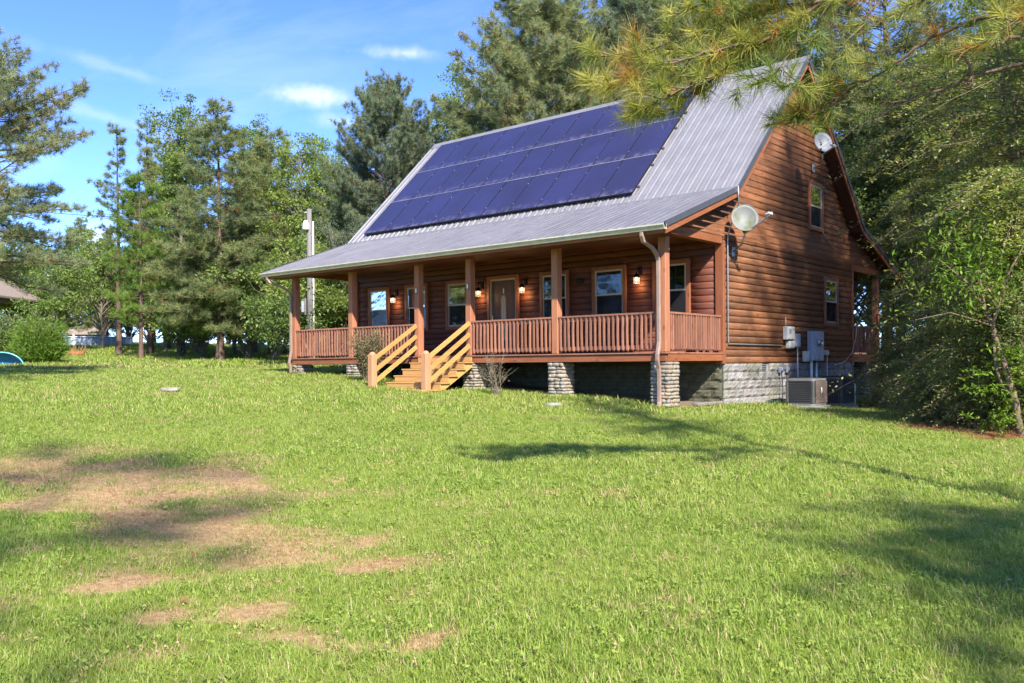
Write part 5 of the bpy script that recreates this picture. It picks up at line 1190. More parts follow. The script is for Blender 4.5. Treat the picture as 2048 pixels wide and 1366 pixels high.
LV = {'oak': leafy_variant(11, 12, 2.9, 4.6, .18, M['leaf_yellow'], 210, 105), 'gum': leafy_variant(12, 14, 2.0, 5.2, .22, M['leaf'], 170, 100, ln=.12, w=.1), 'dark': leafy_variant(13, 13, 3.4, 5.0, .1, M['leaf_dark'], 240, 100, ln=.14, w=.09),
      'pale': leafy_variant(14, 9, 2.5, 3.6, .1, M['leaf_pale'], 170, 100, ln=.11, w=.05), 'small': leafy_variant(15, 6, 2.4, 2.4, .2, M['leaf_yellow'], 130, 90, ln=.13, w=.08, clump_r=.5),
      'bush': leafy_variant(16, 3.0, 1.7, 1.5, .0, M['leaf'], 110, 90, ln=.12, w=.06, clump_r=.42, trunk_r=.04)}
def plant(var, name, px, D, label, cat, group=None, scale=1.0, top=None, rz=None, H=None, dz=0.0, xy=None):
    p = at(px, 700, D) if xy is None else np.array([xy[0], xy[1], 0]); z = g1(p[0], p[1]) - .03 + dz
    if top is not None:                                      # choose the height so that the tip stands at photo row `top`
        q = at(px, top, D); h = q[2] - z; scale = h / H
    t = empty(name, (p[0], p[1], z)); s_ = scale if hasattr(scale, '__len__') else (scale,) * 3; t.scale = s_; t.rotation_euler = (0, 0, random.random() * 6.283 if rz is None else rz); tag(t, label, cat, group)
    link_mesh('trunk', var[0], t); link_mesh('crown', var[1], t); return t
TL = 'trees along the far edge of the yard'
plant(PV['left'], 'pine_tree', -62, 24, 'big spreading pine at the left edge leaning its branches into view', 'pine tree', TL, top=78, H=13, rz=1.0)
plant(PV['slim'], 'pine_tree', 238, 49, 'slender bare-stemmed pine, leftmost of the thin pines by the pool', 'pine tree', TL, top=250, H=14, rz=.3)
plant(PV['slim'], 'pine_tree', 300, 50, 'slender pine with sparse crown just left of the tall broadleaf', 'pine tree', TL, top=245, H=14, rz=2.2)
plant(PV['young'], 'pine_tree', 283, 46, 'bright green young pine standing before the thin pines', 'pine tree', TL, top=352, H=9.5, rz=.5)
plant(LV['gum'], 'broadleaf_tree', 362, 50, 'narrow tall broadleaf tree with loose airy top', 'tree', TL, top=203, H=14, rz=.4)
plant(PV['full'], 'pine_tree', 440, 44, 'large conical pine with brown trunk left of the utility pole', 'pine tree', TL, scale=(1.15, 1.15, .97), rz=.9)
plant(LV['oak'], 'broadleaf_tree', 600, 47, 'broad yellow green tree behind the utility pole', 'tree', TL, top=240, H=12, rz=1.1)
plant(LV['gum'], 'broadleaf_tree', 510, 52, 'broadleaf tree between the conical pine and the yellow green one', 'tree', TL, top=248, H=14, rz=2.0)
plant(LV['dark'], 'broadleaf_tree', 690, 54, 'dark broadleaf tree behind the yellow green tree', 'tree', TL, top=268, H=13, rz=2.5)
plant(LV['pale'], 'broadleaf_tree', 668, 40, 'grey green small leaved tree beside the utility pole', 'tree', TL, top=405, H=9, rz=.2)
plant(PV['tall'], 'pine_tree', 772, 43, 'rounded dense pine rising left of the roof', 'pine tree', TL, scale=(.66, .66, .78), rz=2.4)
plant(LV['gum'], 'broadleaf_tree', 872, 46, 'slim leafy tree poking up behind the left end of the roof', 'tree', TL, top=238, H=14, rz=1.5)
plant(LV['gum'], 'broadleaf_tree', 935, 44, 'small leaved tree at the left flank of the tall dark pine', 'tree', TL, top=138, H=14, rz=2.9)
plant(PV['tall'], 'pine_tree', 1092, 38, 'tall full blue green pine directly behind the roof', 'pine tree', TL, scale=(.98, .98, .92), rz=3.6)
plant(PV['tall'], 'pine_tree', 1290, 40, 'tall pine behind the roof ridge, mostly behind the overhanging branch', 'pine tree', TL, top=-30, H=17, rz=2.7)
plant(PV['full'], 'pine_tree', 335, 55, 'conical pine behind the narrow airy broadleaf', 'pine tree', TL, scale=(1.1, 1.1, .98), rz=.1)
plant(PV['full'], 'pine_tree', 545, 49, 'conical pine rising just left of the yellow green tree', 'pine tree', TL, scale=(1.2, 1.2, .95), rz=2.9)
plant(LV['oak'], 'broadleaf_tree', 655, 50, 'yellow green tree right of the utility pole', 'tree', TL, scale=(.9, .9, 1.08), rz=2.2)
plant(LV['oak'], 'broadleaf_tree', 830, 50, 'yellow green tree low behind the left roof edge', 'tree', TL, scale=.95, rz=.5)
# understory and far trees on the left
UN = 'undergrowth under the tree line'
for px, D, k, s_, lb in ((120, 50, 'small', 1.0, 'leafy low tree with pale trunk before the grey shed'), (30, 52, 'small', 1.15, 'leafy tree beside the pavilion roof'), (205, 54, 'small', 1.1, 'leafy low tree above the pool'), (360, 47, 'bush', 1.3, 'thick green bush at the foot of the tall broadleaf'),
                         (405, 46, 'bush', 1.5, 'dark bush left of the conical pine trunk'), (500, 45, 'bush', 1.7, 'wide dark bush right of the conical pine trunk'), (545, 42, 'bush', 1.45, 'dark bush beside the left porch corner'), (330, 52, 'small', 1.2, 'small yellow green tree behind the thin pines'),
                         (650, 38, 'bush', 1.6, 'dense bush seen through the left end of the porch'), (470, 50, 'dark', .62, 'dark thicket tree behind the conical pine'), (570, 50, 'dark', .66, 'dark thicket tree left of the utility pole'), (395, 53, 'dark', .62, 'dark thicket tree behind the bushes'), (690, 37, 'bush', 1.3, 'dense bush behind the second porch post'), (620, 36.5, 'bush', 1.15, 'low bush at the foot of the utility pole')):
    plant(LV[k], 'broadleaf_tree' if k != 'bush' else 'bush', px, D, lb, 'tree' if k != 'bush' else 'bush', UN, scale=s_)
FAR = 'distant woods behind the yard'
for px, D, k, s_, lb in ((-40, 75, 'dark', .85, 'far tree behind the pavilion roof'), (60, 80, 'oak', .8, 'far tree above the bright feathery bush'), (150, 78, 'gum', .75, 'far tree rising behind the shed'), (235, 76, 'dark', .7, 'far dark tree behind the right end of the pool'), (310, 72, 'oak', .8, 'far tree behind the young bright pine'), (400, 68, 'dark', .9, 'far dark tree behind the airy broadleaf'), (480, 70, 'oak', 1.0, 'far tree right of the conical pine'),
                         (560, 66, 'dark', 1.0, 'far dark tree left of the utility pole'), (640, 68, 'oak', 1.0, 'far tree right of the utility pole'), (730, 64, 'dark', 1.0, 'far dark tree behind the rounded pine'), (820, 60, 'dark', .9, 'far dark tree behind the left roof edge'), (900, 62, 'oak', 1.0, 'far tree hidden low behind the left end of the roof')):
    plant(LV[k], 'broadleaf_tree', px, D, lb, 'tree', FAR, scale=s_)
for px, D, s_, lb in ((-30, 70, 2.2, 'far bush left behind the pavilion'), (45, 73, 2.0, 'far bush behind the feathery bush'), (95, 76, 2.2, 'far bush left of the shed'), (200, 74, 2.0, 'far bush just right of the shed'), (255, 72, 2.2, 'far bush behind the thin pine trunks'), (300, 70, 2.4, 'far bush right of the thin pine trunks'), (345, 68, 2.2, 'far bush behind the tall broadleaf trunk'), (390, 66, 2.4, 'far bush left behind the conical pine'), (455, 66, 2.4, 'far bush right behind the conical pine'), (520, 64, 2.4, 'far bush behind the porch corner'), (585, 64, 2.4, 'far bush left behind the utility pole'), (650, 62, 2.4, 'far bush right behind the utility pole')):
    plant(LV['bush'], 'bush', px, D, lb, 'bush', FAR, scale=s_)
plant(PV['full'], 'pine_tree', 165, 66, 'bushy pine far behind the pool, right of the white cloud', 'pine tree', TL, top=440, H=13)
plant(PV['full'], 'pine_tree', 215, 60, 'bushy pine behind the shed and pool', 'pine tree', TL, top=470, H=13, rz=1.9)
# woods behind and to the right of the cabin
WR = 'woods behind the right end of the cabin'
for i, (v, nm, px, D, s_, lb) in enumerate(((PV['high'], 'pine_tree', 1400, 40, 1.0, 'tall pine behind the ridge, left of the gable peak'), (LV['gum'], 'broadleaf_tree', 1480, 37, 1.15, 'leafy tree behind the right end of the ridge'), (PV['high'], 'pine_tree', 1590, 38, .95, 'tall pine right behind the gable peak'), (LV['oak'], 'broadleaf_tree', 1690, 35, 1.15, 'leafy tree just right of the gable slope'),
     (PV['high'], 'pine_tree', 1775, 33, .9, 'tall pine right of the gable dish'), (LV['oak'], 'broadleaf_tree', 1800, 31, .95, 'broad tree behind the right hand shrubs'), (LV['oak'], 'broadleaf_tree', 1900, 36, 1.2, 'yellow green tree behind the right hand shrubs'), (PV['wide'], 'pine_tree', 1940, 30, 1.0, 'spreading pine at upper right with bare lower branches'), (LV['gum'], 'broadleaf_tree', 2030, 27, 1.0, 'leafy tree at the right edge of the view'), (PV['high'], 'pine_tree', 2080, 32, .95, 'tall pine at the right edge of the view'),
     (LV['gum'], 'broadleaf_tree', 1570, 42, 1.2, 'leafy tree filling the gap behind the gable peak'), (LV['oak'], 'broadleaf_tree', 1740, 40, 1.1, 'leafy tree deep in the woods right of the gable'), (LV['dark'], 'broadleaf_tree', 1860, 44, 1.2, 'dark tree deep in the woods at right'), (LV['dark'], 'broadleaf_tree', 1990, 40, 1.2, 'dark tree deep in the woods at the right edge'), (LV['oak'], 'broadleaf_tree', 1340, 45, 1.25, 'leafy tree hidden low behind the ridge'), (LV['dark'], 'broadleaf_tree', 1220, 46, 1.05, 'dark leafy tree between the two tall pines'))):
    plant(v, nm, px, D, lb, 'pine tree' if nm[0] == 'p' else 'tree', WR, scale=s_)
# shrubs and drooping small trees right of the cabin
SV = [spray_variant(21, 5.6, 1.9, M['leaf_shrub'], 620, 60, ln=.078, w=.038), spray_variant(22, 7.2, 1.9, M['leaf_shrub'], 720, 60, ln=.078, w=.038, stems=7), spray_variant(23, 1.5, 1.2, M['leaf_shrub'], 300, 50, ln=.06, w=.032, stems=5)]
SG = 'drooping small trees right of the cabin'
for v, px, D, s_, lb in ((0, 2010, 15.6, .95, 'drooping small leaved tree nearest the pine straw patch'), (1, 1935, 18.8, .82, 'drooping tree whose twigs reach toward the gable wall'), (1, 2075, 18.0, 1.25, 'drooping tree at the right edge of the view'), (0, 1868, 23.5, 1.0, 'drooping tree behind the back porch corner'), (1, 1975, 23, 1.5, 'tall drooping tree deep behind the other shrubs'), (1, 1935, 28, 1.7, 'tallest drooping tree, behind the back corner of the cabin')):
    plant(SV[v], 'small_tree', px, D, lb, 'small tree', SG, scale=s_)
for px, D, s_, lb in ((1800, 21.5, .62, 'thin drooping sapling whose twigs cross the back porch railing'),):
    plant(SV[0], 'sapling', px, D, lb, 'sapling', SG, scale=(s_ * .75, s_ * .75, s_))
for k, (px, D, s_) in enumerate(((1812, 20.8, .8), (1850, 19.0, .85), (1890, 17.4, .9), (1940, 16.4, .8), (2000, 15.8, .85), (2060, 15.6, .9), (1770, 23.5, 1.0))):
    plant(SV[2], 'low_shrub', px, D, ('low green shrub beside the back pier', 'low shrub left of the middle of the thicket edge', 'low shrub in the middle of the thicket edge', 'low shrub just left of the pine straw', 'low shrub behind the pine straw', 'low shrub at the right edge of the view', 'low shrub behind the back porch pier')[k], 'shrub', 'low shrubs at the thicket edge', scale=s_)
# leaning slender trunk with bright compound leaves at the right edge
lt = ground_at(2044, 872); t = empty('sapling', lt); tag(t, 'leaning bare trunked sapling with bright leaves at its foot', 'sapling')
def rel(*pts): return np.array([at(*p) - lt for p in pts])
DL = float((lt - CAM) @ AX_F)
pth = [(np.vstack([[0, 0, -.1], rel((2030, 800, DL), (2012, 740, DL + .1), (1994, 690, DL + .2), (1985, 652, DL + .2), (1970, 615, DL + .3), (1940, 570, DL + .4), (1880, 520, DL + .6))]), np.array([.06, .055, .05, .045, .04, .03, .02, .008])),
       (rel((2030, 800, DL), (2003, 770, DL - .05), (1992, 735, DL), (1988, 690, DL + .1)), np.array([.03, .025, .025, .02])), (rel((1985, 652, DL + .2), (2000, 600, DL), (2020, 540, DL - .1), (2060, 470, DL)), np.array([.03, .022, .016, .008])), (rel((1985, 652, DL + .2), (1950, 640, DL + .1), (1900, 625, DL), (1830, 640, DL)), np.array([.018, .012, .009, .004])), (rel((1970, 615, DL + .3), (1960, 560, DL + .3), (1962, 480, DL + .4)), np.array([.02, .014, .006]))]
V, F = tubes_mesh(pth, 7); link_mesh('trunk', np_mesh('trunk', V, F, M['twig_bark'], smooth=True), t)
rg = np.random.default_rng(5); cs = []; os_ = []
for k in range(70):
    px = rg.uniform(1960, 2075); py = rg.uniform(690, 850); a = at(px, py, DL + rg.uniform(-.6, .6)) - lt; hd = nrmz(np.array([rg.normal(), rg.normal(), rg.uniform(-.4, .3)])); u = np.linspace(.05, .4, 9); sd = np.cross(hd, LEAF_UP)
    for q in u: cs += [a + hd * q, a + hd * q]; os_ += [sd + hd * .4, -sd + hd * .4]
for k in range(220):
    f = rg.random(); px = 1880 + 180 * f + rg.normal(0, 40); py = 520 + 60 * abs(f - .4) + rg.normal(0, 55); a = at(px, py, DL + .4 + rg.normal(0, .35)) - lt
    for q in range(9): cs.append(a + rg.normal(0, .1, 3)); os_.append(rg.normal(0, 1, 3))
V, F = leaves_mesh('crown', np.array(cs), np.array(os_), rg, .11, .04, None, .7); link_mesh('crown', np_mesh('crown', V, F, M['leaf_bright'], attrs=dict(shade=np.repeat(rg.random(len(cs)), 4))), t)

# near pine at the right: trunk outside the view, long branches reaching in
def near_pine():
    base = at(2330, 700, 10.8 * .68); base[2] = g1(base[0], base[1]) - .05; rng = np.random.default_rng(44); t = empty('pine_tree', base); tag(t, 'near pine at right whose long needled branch hangs over the roof', 'pine tree')
    tr = np.array([[0, 0, 0], [0, .05, 3], [.1, .05, 6], [.05, .1, 8.5], [0, 0, 11]]); paths = [(tr, np.array([.06, .06, .055, .045, .02]))]; pos = []; drs = []; bias = []
    B = [([(2330, -330, 10.8), (2050, -170, 11), (1800, -70, 11.3), (1690, -22, 11.5), (1600, 28, 11.7), (1540, 75, 11.8), (1470, 122, 12), (1400, 178, 12.1), (1345, 215, 12.2), (1290, 232, 12.3)], .045, 1, .5), 
         ([(1640, 3, 11.6), (1540, 20, 11.8), (1440, 55, 11.9), (1340, 88, 12), (1250, 108, 12.1), (1180, 120, 12.2)], .02, 1, .9), ([(1540, 75, 11.8), (1450, 95, 11.6), (1370, 120, 11.6), (1290, 150, 11.6), (1210, 175, 11.7)], .018, 1, .85), ([(1690, -22, 11.5), (1560, -30, 11.5), (1450, -5, 11.6), (1370, 25, 11.7)], .02, 1, .8),
         ([(1470, 122, 12), (1420, 150, 11.7), (1350, 190, 11.6), (1290, 215, 11.6), (1262, 228, 11.6)], .014, .9, .6), ([(1600, 28, 11.7), (1590, 90, 11.5), (1560, 135, 11.5), (1500, 172, 11.5)], .012, .55, .0), ([(1560, 135, 11.5), (1572, 158, 11.5), (1565, 175, 11.5)], .008, .8, .0),
         ([(2330, -60, 10.8), (2100, 20, 11.2), (1990, 34, 11.5), (1930, 45, 11.7), (1870, 70, 11.9), (1800, 118, 12.1), (1745, 158, 12.3), (1715, 168, 12.4), (1668, 160, 12.5)], .036, .25, .1), ([(1715, 168, 12.4), (1680, 190, 12.5), (1645, 210, 12.6), (1600, 225, 12.7)], .013, .9, .05), ([(1645, 210, 12.6), (1610, 238, 12.6), (1590, 232, 12.5)], .01, 1.1, .0), ([(1668, 160, 12.5), (1625, 170, 12.6), (1600, 205, 12.6)], .01, .9, .0),
         ([(2330, 60, 10.8), (2110, 125, 11.2), (2040, 128, 11.6), (1960, 148, 11.8), (1900, 175, 12), (1850, 190, 12.1), (1795, 202, 12.2), (1765, 208, 12.3)], .03, .0, 0), ([(1772, 207, 12.3), (1755, 194, 12.3), (1732, 187, 12.3)], .011, 0, 0), ([(1768, 208, 12.3), (1758, 216, 12.3), (1752, 222, 12.3)], .007, 0, 0),
         ([(1942, 150, 11.8), (1938, 130, 11.7), (1925, 112, 11.7), (1875, 110, 11.7)], .02, 0, 0), ([(2040, 75, 11.4), (1960, 98, 11.6), (1880, 112, 11.7)], .022, .3, .2), ([(2330, -200, 10.8), (2100, -80, 11), (1990, -40, 11), (1900, -20, 11.2), (1820, 10, 11.3)], .03, .8, .5), ([(2330, -140, 10.8), (2120, -20, 10.6), (2050, 30, 10.4), (1990, 70, 10.4)], .02, .9, .7), ([(1700, -60, 11.2), (1640, 40, 11.4), (1625, 90, 11.5)], .01, .15, 0), ([(1800, -70, 11.3), (1740, 30, 11.4), (1690, 88, 11.4), (1690, 120, 11.4)], .012, .12, 0), ([(1500, 105, 11.9), (1480, 160, 11.9), (1470, 200, 11.9)], .006, .1, 0), ([(1440, 140, 12), (1415, 200, 12), (1408, 215, 12)], .006, 0, 0)]
    B = [([(x_, y_, d_ * .68) for x_, y_, d_ in pl_], r0 * .8, dn, bi) for pl_, r0, dn, bi in B]
    for pl_, r0, dn, bi in B:  # bi paints sunlight into needle colour: sunlit branches lighter, shaded ones darker
        P_ = np.array([at(*q) for q in pl_]) - base; k = len(P_); s_ = np.linspace(0, 1, k); s2 = np.linspace(0, 1, k * 4); Q = np.stack([np.interp(s2, s_, P_[:, i]) for i in range(3)], 1); Q[1:-1] = (Q[:-2] + Q[1:-1] * 2 + Q[2:]) / 4; Q[1:-1] += rng.normal(0, .012, (len(Q) - 2, 3)); paths.append((Q, r0 * (1 - s2 * .82)))
        ln = np.linalg.norm(np.diff(Q, axis=0), axis=1).sum(); lc = np.r_[0, np.cumsum(np.linalg.norm(np.diff(Q, axis=0), axis=1))]
        if dn <= 0: continue
        n = int(ln * 17 * dn)
        for q in range(n):
            u = rng.uniform(.2 if k > 6 else .1, 1) * ln; p0 = np.array([np.interp(u, lc, Q[:, i]) for i in range(3)]); j = min(len(Q) - 2, np.searchsorted(lc, u)); d = nrmz(Q[j + 1] - Q[j]); pp = at(1024, 700, 1) * 0
            world = p0 + base; w_ = (world - CAM) @ AX_F; px = 1024 + FPX * ((world - CAM) @ AX_RR) / w_
            if k > 8 and px > 1760 and dn > .5 : continue
            sd = nrmz(np.cross(d, LEAF_UP)) * rng.choice([-1, 1]); td = nrmz(d * rng.uniform(.3, 1) + sd * rng.uniform(.2, 1) + LEAF_UP * rng.uniform(-.2, .75)); l = rng.uniform(.08, .34); e = p0 + td * l; paths.append((np.array([p0, (p0 + e) / 2 - LEAF_UP * .02, e]), np.array([.007, .006, .004]))); pos.append(e); drs.append(td + LEAF_UP * .25); bias.append(bi * .35)
        pos.append(Q[-1]); drs.append(Q[-1] - Q[-3]); bias.append(bi * .35)
    # crown proper, above and outside the view
    for k in range(36):
        z = rng.uniform(7, 11); az = rng.random() * 6.283; l = rng.uniform(1.0, 2.4) * (1 - (z - 6) / 8); hd = np.array([math.cos(az), math.sin(az), rng.uniform(0, .4)]); c = np.array([0, 0, z]); bp = np.array([c, c + hd * l * .5, c + hd * l + LEAF_UP * .2]); paths.append((bp, np.array([.04, .03, .01])))
        for q in range(int(l * 7)): u = rng.uniform(.35, 1); pos.append(c + hd * l * u + rng.normal(0, .28, 3)); drs.append(hd + LEAF_UP * .5 + rng.normal(0, .3, 3)); bias.append(.1)
    V, F = tubes_mesh(paths, 6); link_mesh('trunk', np_mesh('trunk', V, F, M['twig_bark'], smooth=True), t)
    link_mesh('crown', needles_mesh('crown', np.array(pos), np.array(drs), rng, 80, .225, .0058, M['pine_needles_near'], brown=.16, spread=(.15, 1.5), shade_bias=np.array(bias)), t)
near_pine()
# trees standing beside and behind the viewer; their shade falls across the lawn and the gable
SH = 'trees beside the viewer'
for v, xy, s_, lb in ((LV['gum'], (22.3, 3.0), 1.15, 'dense leafy tree just right of the view before the gable'), (PV['lofty'], (23.2, 0), .86, 'pine just right of the view before the gable'), (PV['lofty'], (26.5, -1.4), 1.03, 'tallest pine to the right of the view'), (PV['wide'], (29.8, -13.2), .74, 'spreading pine to the right of the viewer'),
                      (PV['lofty'], (27.4, -21.0), .95, 'tall bare-stemmed pine behind the viewer'), (PV['wide'], (34.5, -23), .9, 'spreading pine behind the viewer at right'), (LV['dark'], (-22, -15), 1.0, 'dark leafy tree across the yard, left of the view'), (LV['oak'], (-17, -21), 1.1, 'broad leafy tree across the yard, left of the view'), (LV['dark'], (-13, -26), 1.05, 'dark leafy tree across the front yard'), (PV['full'], (-7, -31), 1.1, 'conical pine across the front yard'),
                      (LV['oak'], (-1, -34), 1.15, 'broad leafy tree across the front yard'), (LV['dark'], (5, -37), 1.1, 'dark leafy tree beyond the front lawn'), (PV['full'], (-27, -10), 1.1, 'conical pine across the yard, left of the view'), (LV['dark'], (-9, -38), 1.3, 'large dark tree beyond the front lawn'), (LV['oak'], (-24, -27), 1.3, 'large leafy tree beyond the left lawn')):
    plant(v, 'pine_tree' if v in PV.values() else 'broadleaf_tree', 0, 0, lb, 'pine tree' if v in PV.values() else 'tree', SH, scale=s_, xy=xy)

# shrubs by the steps
def twig_shrub(base, h, r_, n, label, mat_t, mat_l, leaves, seed, ln=.05, w=.014):
    rng = np.random.default_rng(seed); t = empty('shrub', base); tag(t, label, 'shrub'); paths = []; C_ = []; O_ = []
    for k in range(n):
        a = rng.random() * 6.283; rr = r_ * math.sqrt(rng.random()); top = np.array([rr * math.cos(a), rr * math.sin(a), h * rng.uniform(.55, 1.05)]); b = np.array([rng.normal(0, .05), rng.normal(0, .05), -.05]); s_ = np.linspace(0, 1, 6); p = b + (top - b) * s_[:, None] ** np.array([1.3, 1.3, .9]) + np.cumsum(rng.normal(0, .018, (6, 3)), 0); paths.append((p, np.linspace(.009, .003, 6)))
        for q in range(3): i = rng.integers(2, 5); e = p[i] + rng.normal(0, 1, 3) * .12 + np.array([0, 0, .15]); paths.append((np.array([p[i], e]), np.array([.004, .002])))
        for q in range(leaves): u = rng.uniform(.3, 1); C_.append(np.array([np.interp(u, s_, p[:, i]) for i in range(3)]) + rng.normal(0, .05, 3)); O_.append(rng.normal(0, 1, 3))
    V, F = tubes_mesh(paths, 4); link_mesh('stems', np_mesh('stems', V, F, mat_t, smooth=True), t)
    V, F = leaves_mesh('leaves', np.array(C_), np.array(O_), rng, ln, w, None, .3); link_mesh('leaves', np_mesh('leaves', V, F, mat_l, attrs=dict(shade=np.repeat(rng.random(len(C_)), 4))), t)
b1 = on_y(738, 752, -.75); b1[2] = g1(b1[0], b1[1]); twig_shrub(b1, 1.35, .5, 90, 'dry reddish shrub left of the porch steps', M['twig_bark'], M['leaf_dry'], 60, 3, .07, .025)
b2 = on_y(992, 778, -.55); b2[2] = g1(b2[0], b2[1]); twig_shrub(b2, .92, .5, 22, 'bare pale stemmed shrub right of the porch steps', M['pale_twig'], M['leaf_dry'], 14, 4)

# ------------------------------------------------------------------ far left corner of the yard
def mass_bush(px, D, label, H, r_, mat, n, seed, ln=.28, w=.035):
    p = at(px, 700, D); p[2] = g1(p[0], p[1]); rng = np.random.default_rng(seed); t = empty('bush', p); tag(t, label, 'bush'); C_ = []; O_ = []; paths = []
    for k in range(n):
        a = rng.random() * 6.283; rr = r_ * math.sqrt(rng.random()); h = H * math.sqrt(max(.1, 1 - (rr / r_) ** 2 * .55)) * rng.uniform(.35, 1.12); top = np.array([rr * math.cos(a), rr * math.sin(a), h]); paths.append((np.array([top * [.4, .4, 0], top * [.7, .7, .6], top]), np.array([.012, .008, .003])))
        for q in range(26): u = rng.uniform(.2, 1); C_.append(top * np.array([.4 + .6 * u, .4 + .6 * u, u]) + rng.normal(0, .1, 3)); O_.append(np.array([math.cos(a), math.sin(a), .8]) + rng.normal(0, .5, 3))
    V, F = tubes_mesh(paths, 3); link_mesh('stems', np_mesh('stems', V, F, M['twig_bark']), t); V, F = leaves_mesh('leaves', np.array(C_), np.array(O_), rng, ln, w, None, .3); link_mesh('leaves', np_mesh('leaves', V, F, mat, attrs=dict(shade=np.repeat(rng.random(len(C_)), 4))), t)
mass_bush(80, 40, 'large bright feathery bush in front of the shed', 2.1, 1.15, M['leaf_bright'], 420, 1)
mass_bush(20, 41, 'bright bush behind the blue tub', 2.3, 1.0, M['leaf_yellow'], 380, 2, .16, .06)
# pavilion with hipped roof
pc = at(-62, 600, 50); zg = g1(pc[0], pc[1]); zt = at(0, 596, 50)[2]; pv = empty('pavilion', (pc[0], pc[1], zg)); pv.rotation_euler = (0, 0, YAW); tag(pv, 'open pavilion with brown hipped roof and pale posts', 'pavilion')
hw = 2.85; e = zt - zg; v = [(-hw, -hw, e), (hw, -hw, e), (hw, hw, e), (-hw, hw, e), (-.8, 0, e + 1.75), (.8, 0, e + 1.75)]
MB().add(v + [(a, b, c - .1) for a, b, c in v[:4]], [(0, 1, 5, 4), (1, 2, 5), (2, 3, 4, 5), (3, 0, 4), (9, 8, 7, 6), (0, 6, 7, 1), (1, 7, 8, 2), (2, 8, 9, 3), (3, 9, 6, 0)]).build('roof', M['shingle'], pv)
MB().box(-hw + .3, hw - .3, -hw + .3, -hw + .45, e - .35, e - .11).box(hw - .45, hw - .3, -hw + .46, hw - .3, e - .35, e - .11).build('beam', M['shed_wood'], pv)
for sx in (-1, 1):
    for sy in (-1, 1): MB().cbox(sx * (hw - .37) - .09, sx * (hw - .37) + .09, sy * (hw - .37) - .09, sy * (hw - .37) + .09, 0, e - .3).build('post', M['tan_paint'], pv)
# shed
sc_ = at(150, 690, 66); zg = g1(sc_[0], sc_[1]); sh = empty('shed', (sc_[0], sc_[1], zg)); sh.rotation_euler = (0, 0, YAW + .12); tag(sh, 'weathered grey board shed with low brown roof behind the pool', 'shed')
zt = at(150, 668, 66)[2] - zg; zr_ = at(150, 649, 66)[2] - zg
for k in range(22): x = -1.85 + k * .17; MB().cbox(x, x + .16, -1.3, -1.26, -.2, zt).build('plank', M['shed_wood'], sh)
MB().box(-1.83, 1.87, -1.25, 1.3, -.2, zt - .01).build('wall', M['shed_wood'], sh); hw = 2.1
v = [(-hw, -1.55, zt - .02), (hw, -1.55, zt - .02), (hw - .25, 0, zr_), (-hw + .25, 0, zr_), (-hw, 1.55, zt - .02), (hw, 1.55, zt - .02)]
MB().add(v + [(a, b, c - .08) for a, b, c in v], [(0, 1, 2, 3), (3, 2, 5, 4), (1, 5, 2), (0, 3, 4), (6, 7, 1, 0), (7, 11, 5, 1), (11, 10, 4, 5), (10, 6, 0, 4), (6, 10, 11, 7)]).build('roof', M['shingle'], sh)
# above-ground pool
pp = at(190, 690, 60); zg = g1(pp[0], pp[1]); zt = at(190, 679, 60)[2]; po = empty('swimming_pool', (pp[0], pp[1], zg)); tag(po, 'round above ground pool with blue grey wall', 'pool'); n = 24; rp_ = 2.3; hh = max(.45, zt - zg)
ring = [(rp_ * math.cos(2 * math.pi * k / n), rp_ * math.sin(2 * math.pi * k / n)) for k in range(n)]
for k in range(n):
    a, b = ring[k], ring[(k + 1) % n]; MB().bar((*a, hh / 2 - .1), (*b, hh / 2 - .1), .03, hh + .2, (0, 0, 1)).build('wall_panel', M['pool_wall'], po); MB().cbox(a[0] * 1.01 - .035, a[0] * 1.01 + .035, a[1] * 1.01 - .035, a[1] * 1.01 + .035, -.2, hh).build('upright', M['pool_rim'], po)
MB().tube([(x * 1.01, y * 1.01, hh + .02) for x, y in ring + ring[:1]], .05, 6, cap=False).build('rim', M['pool_rim'], po)
MB().add([(x * .98, y * .98, hh - .12) for x, y in ring], [tuple(range(n))]).build('water', M['blue_plastic_light'], po)
wp = at(147, 690, 57); zg = g1(wp[0], wp[1]); tag(MB().cbox(-.06, .06, -.06, .06, -.1, at(147, 668, 57)[2] - zg, .01).build('white_post', M['white_paint'], loc=(wp[0], wp[1], zg), rot=(0, .05, 0)), 'short white post left of the pool', 'post')
cy = at(123, 676, 58); zg = g1(cy[0], cy[1]); mb = MB(); rr = np.random.default_rng(3)
for k in range(5): mb.tube([(k * .14 - .35, rr.normal(0, .1), 0), (k * .14 - .33, rr.normal(0, .1), .35), (k * .14 - .3, rr.normal(0, .05), .55 + .1 * math.sin(k * 2))], [.16, .17, .05], 8)
tag(mb.build('pool_float', M['cyan_cloth'], loc=(cy[0], cy[1], cy[2] - .25)), 'crumpled turquoise pool toy beside the shed', 'pool toy')
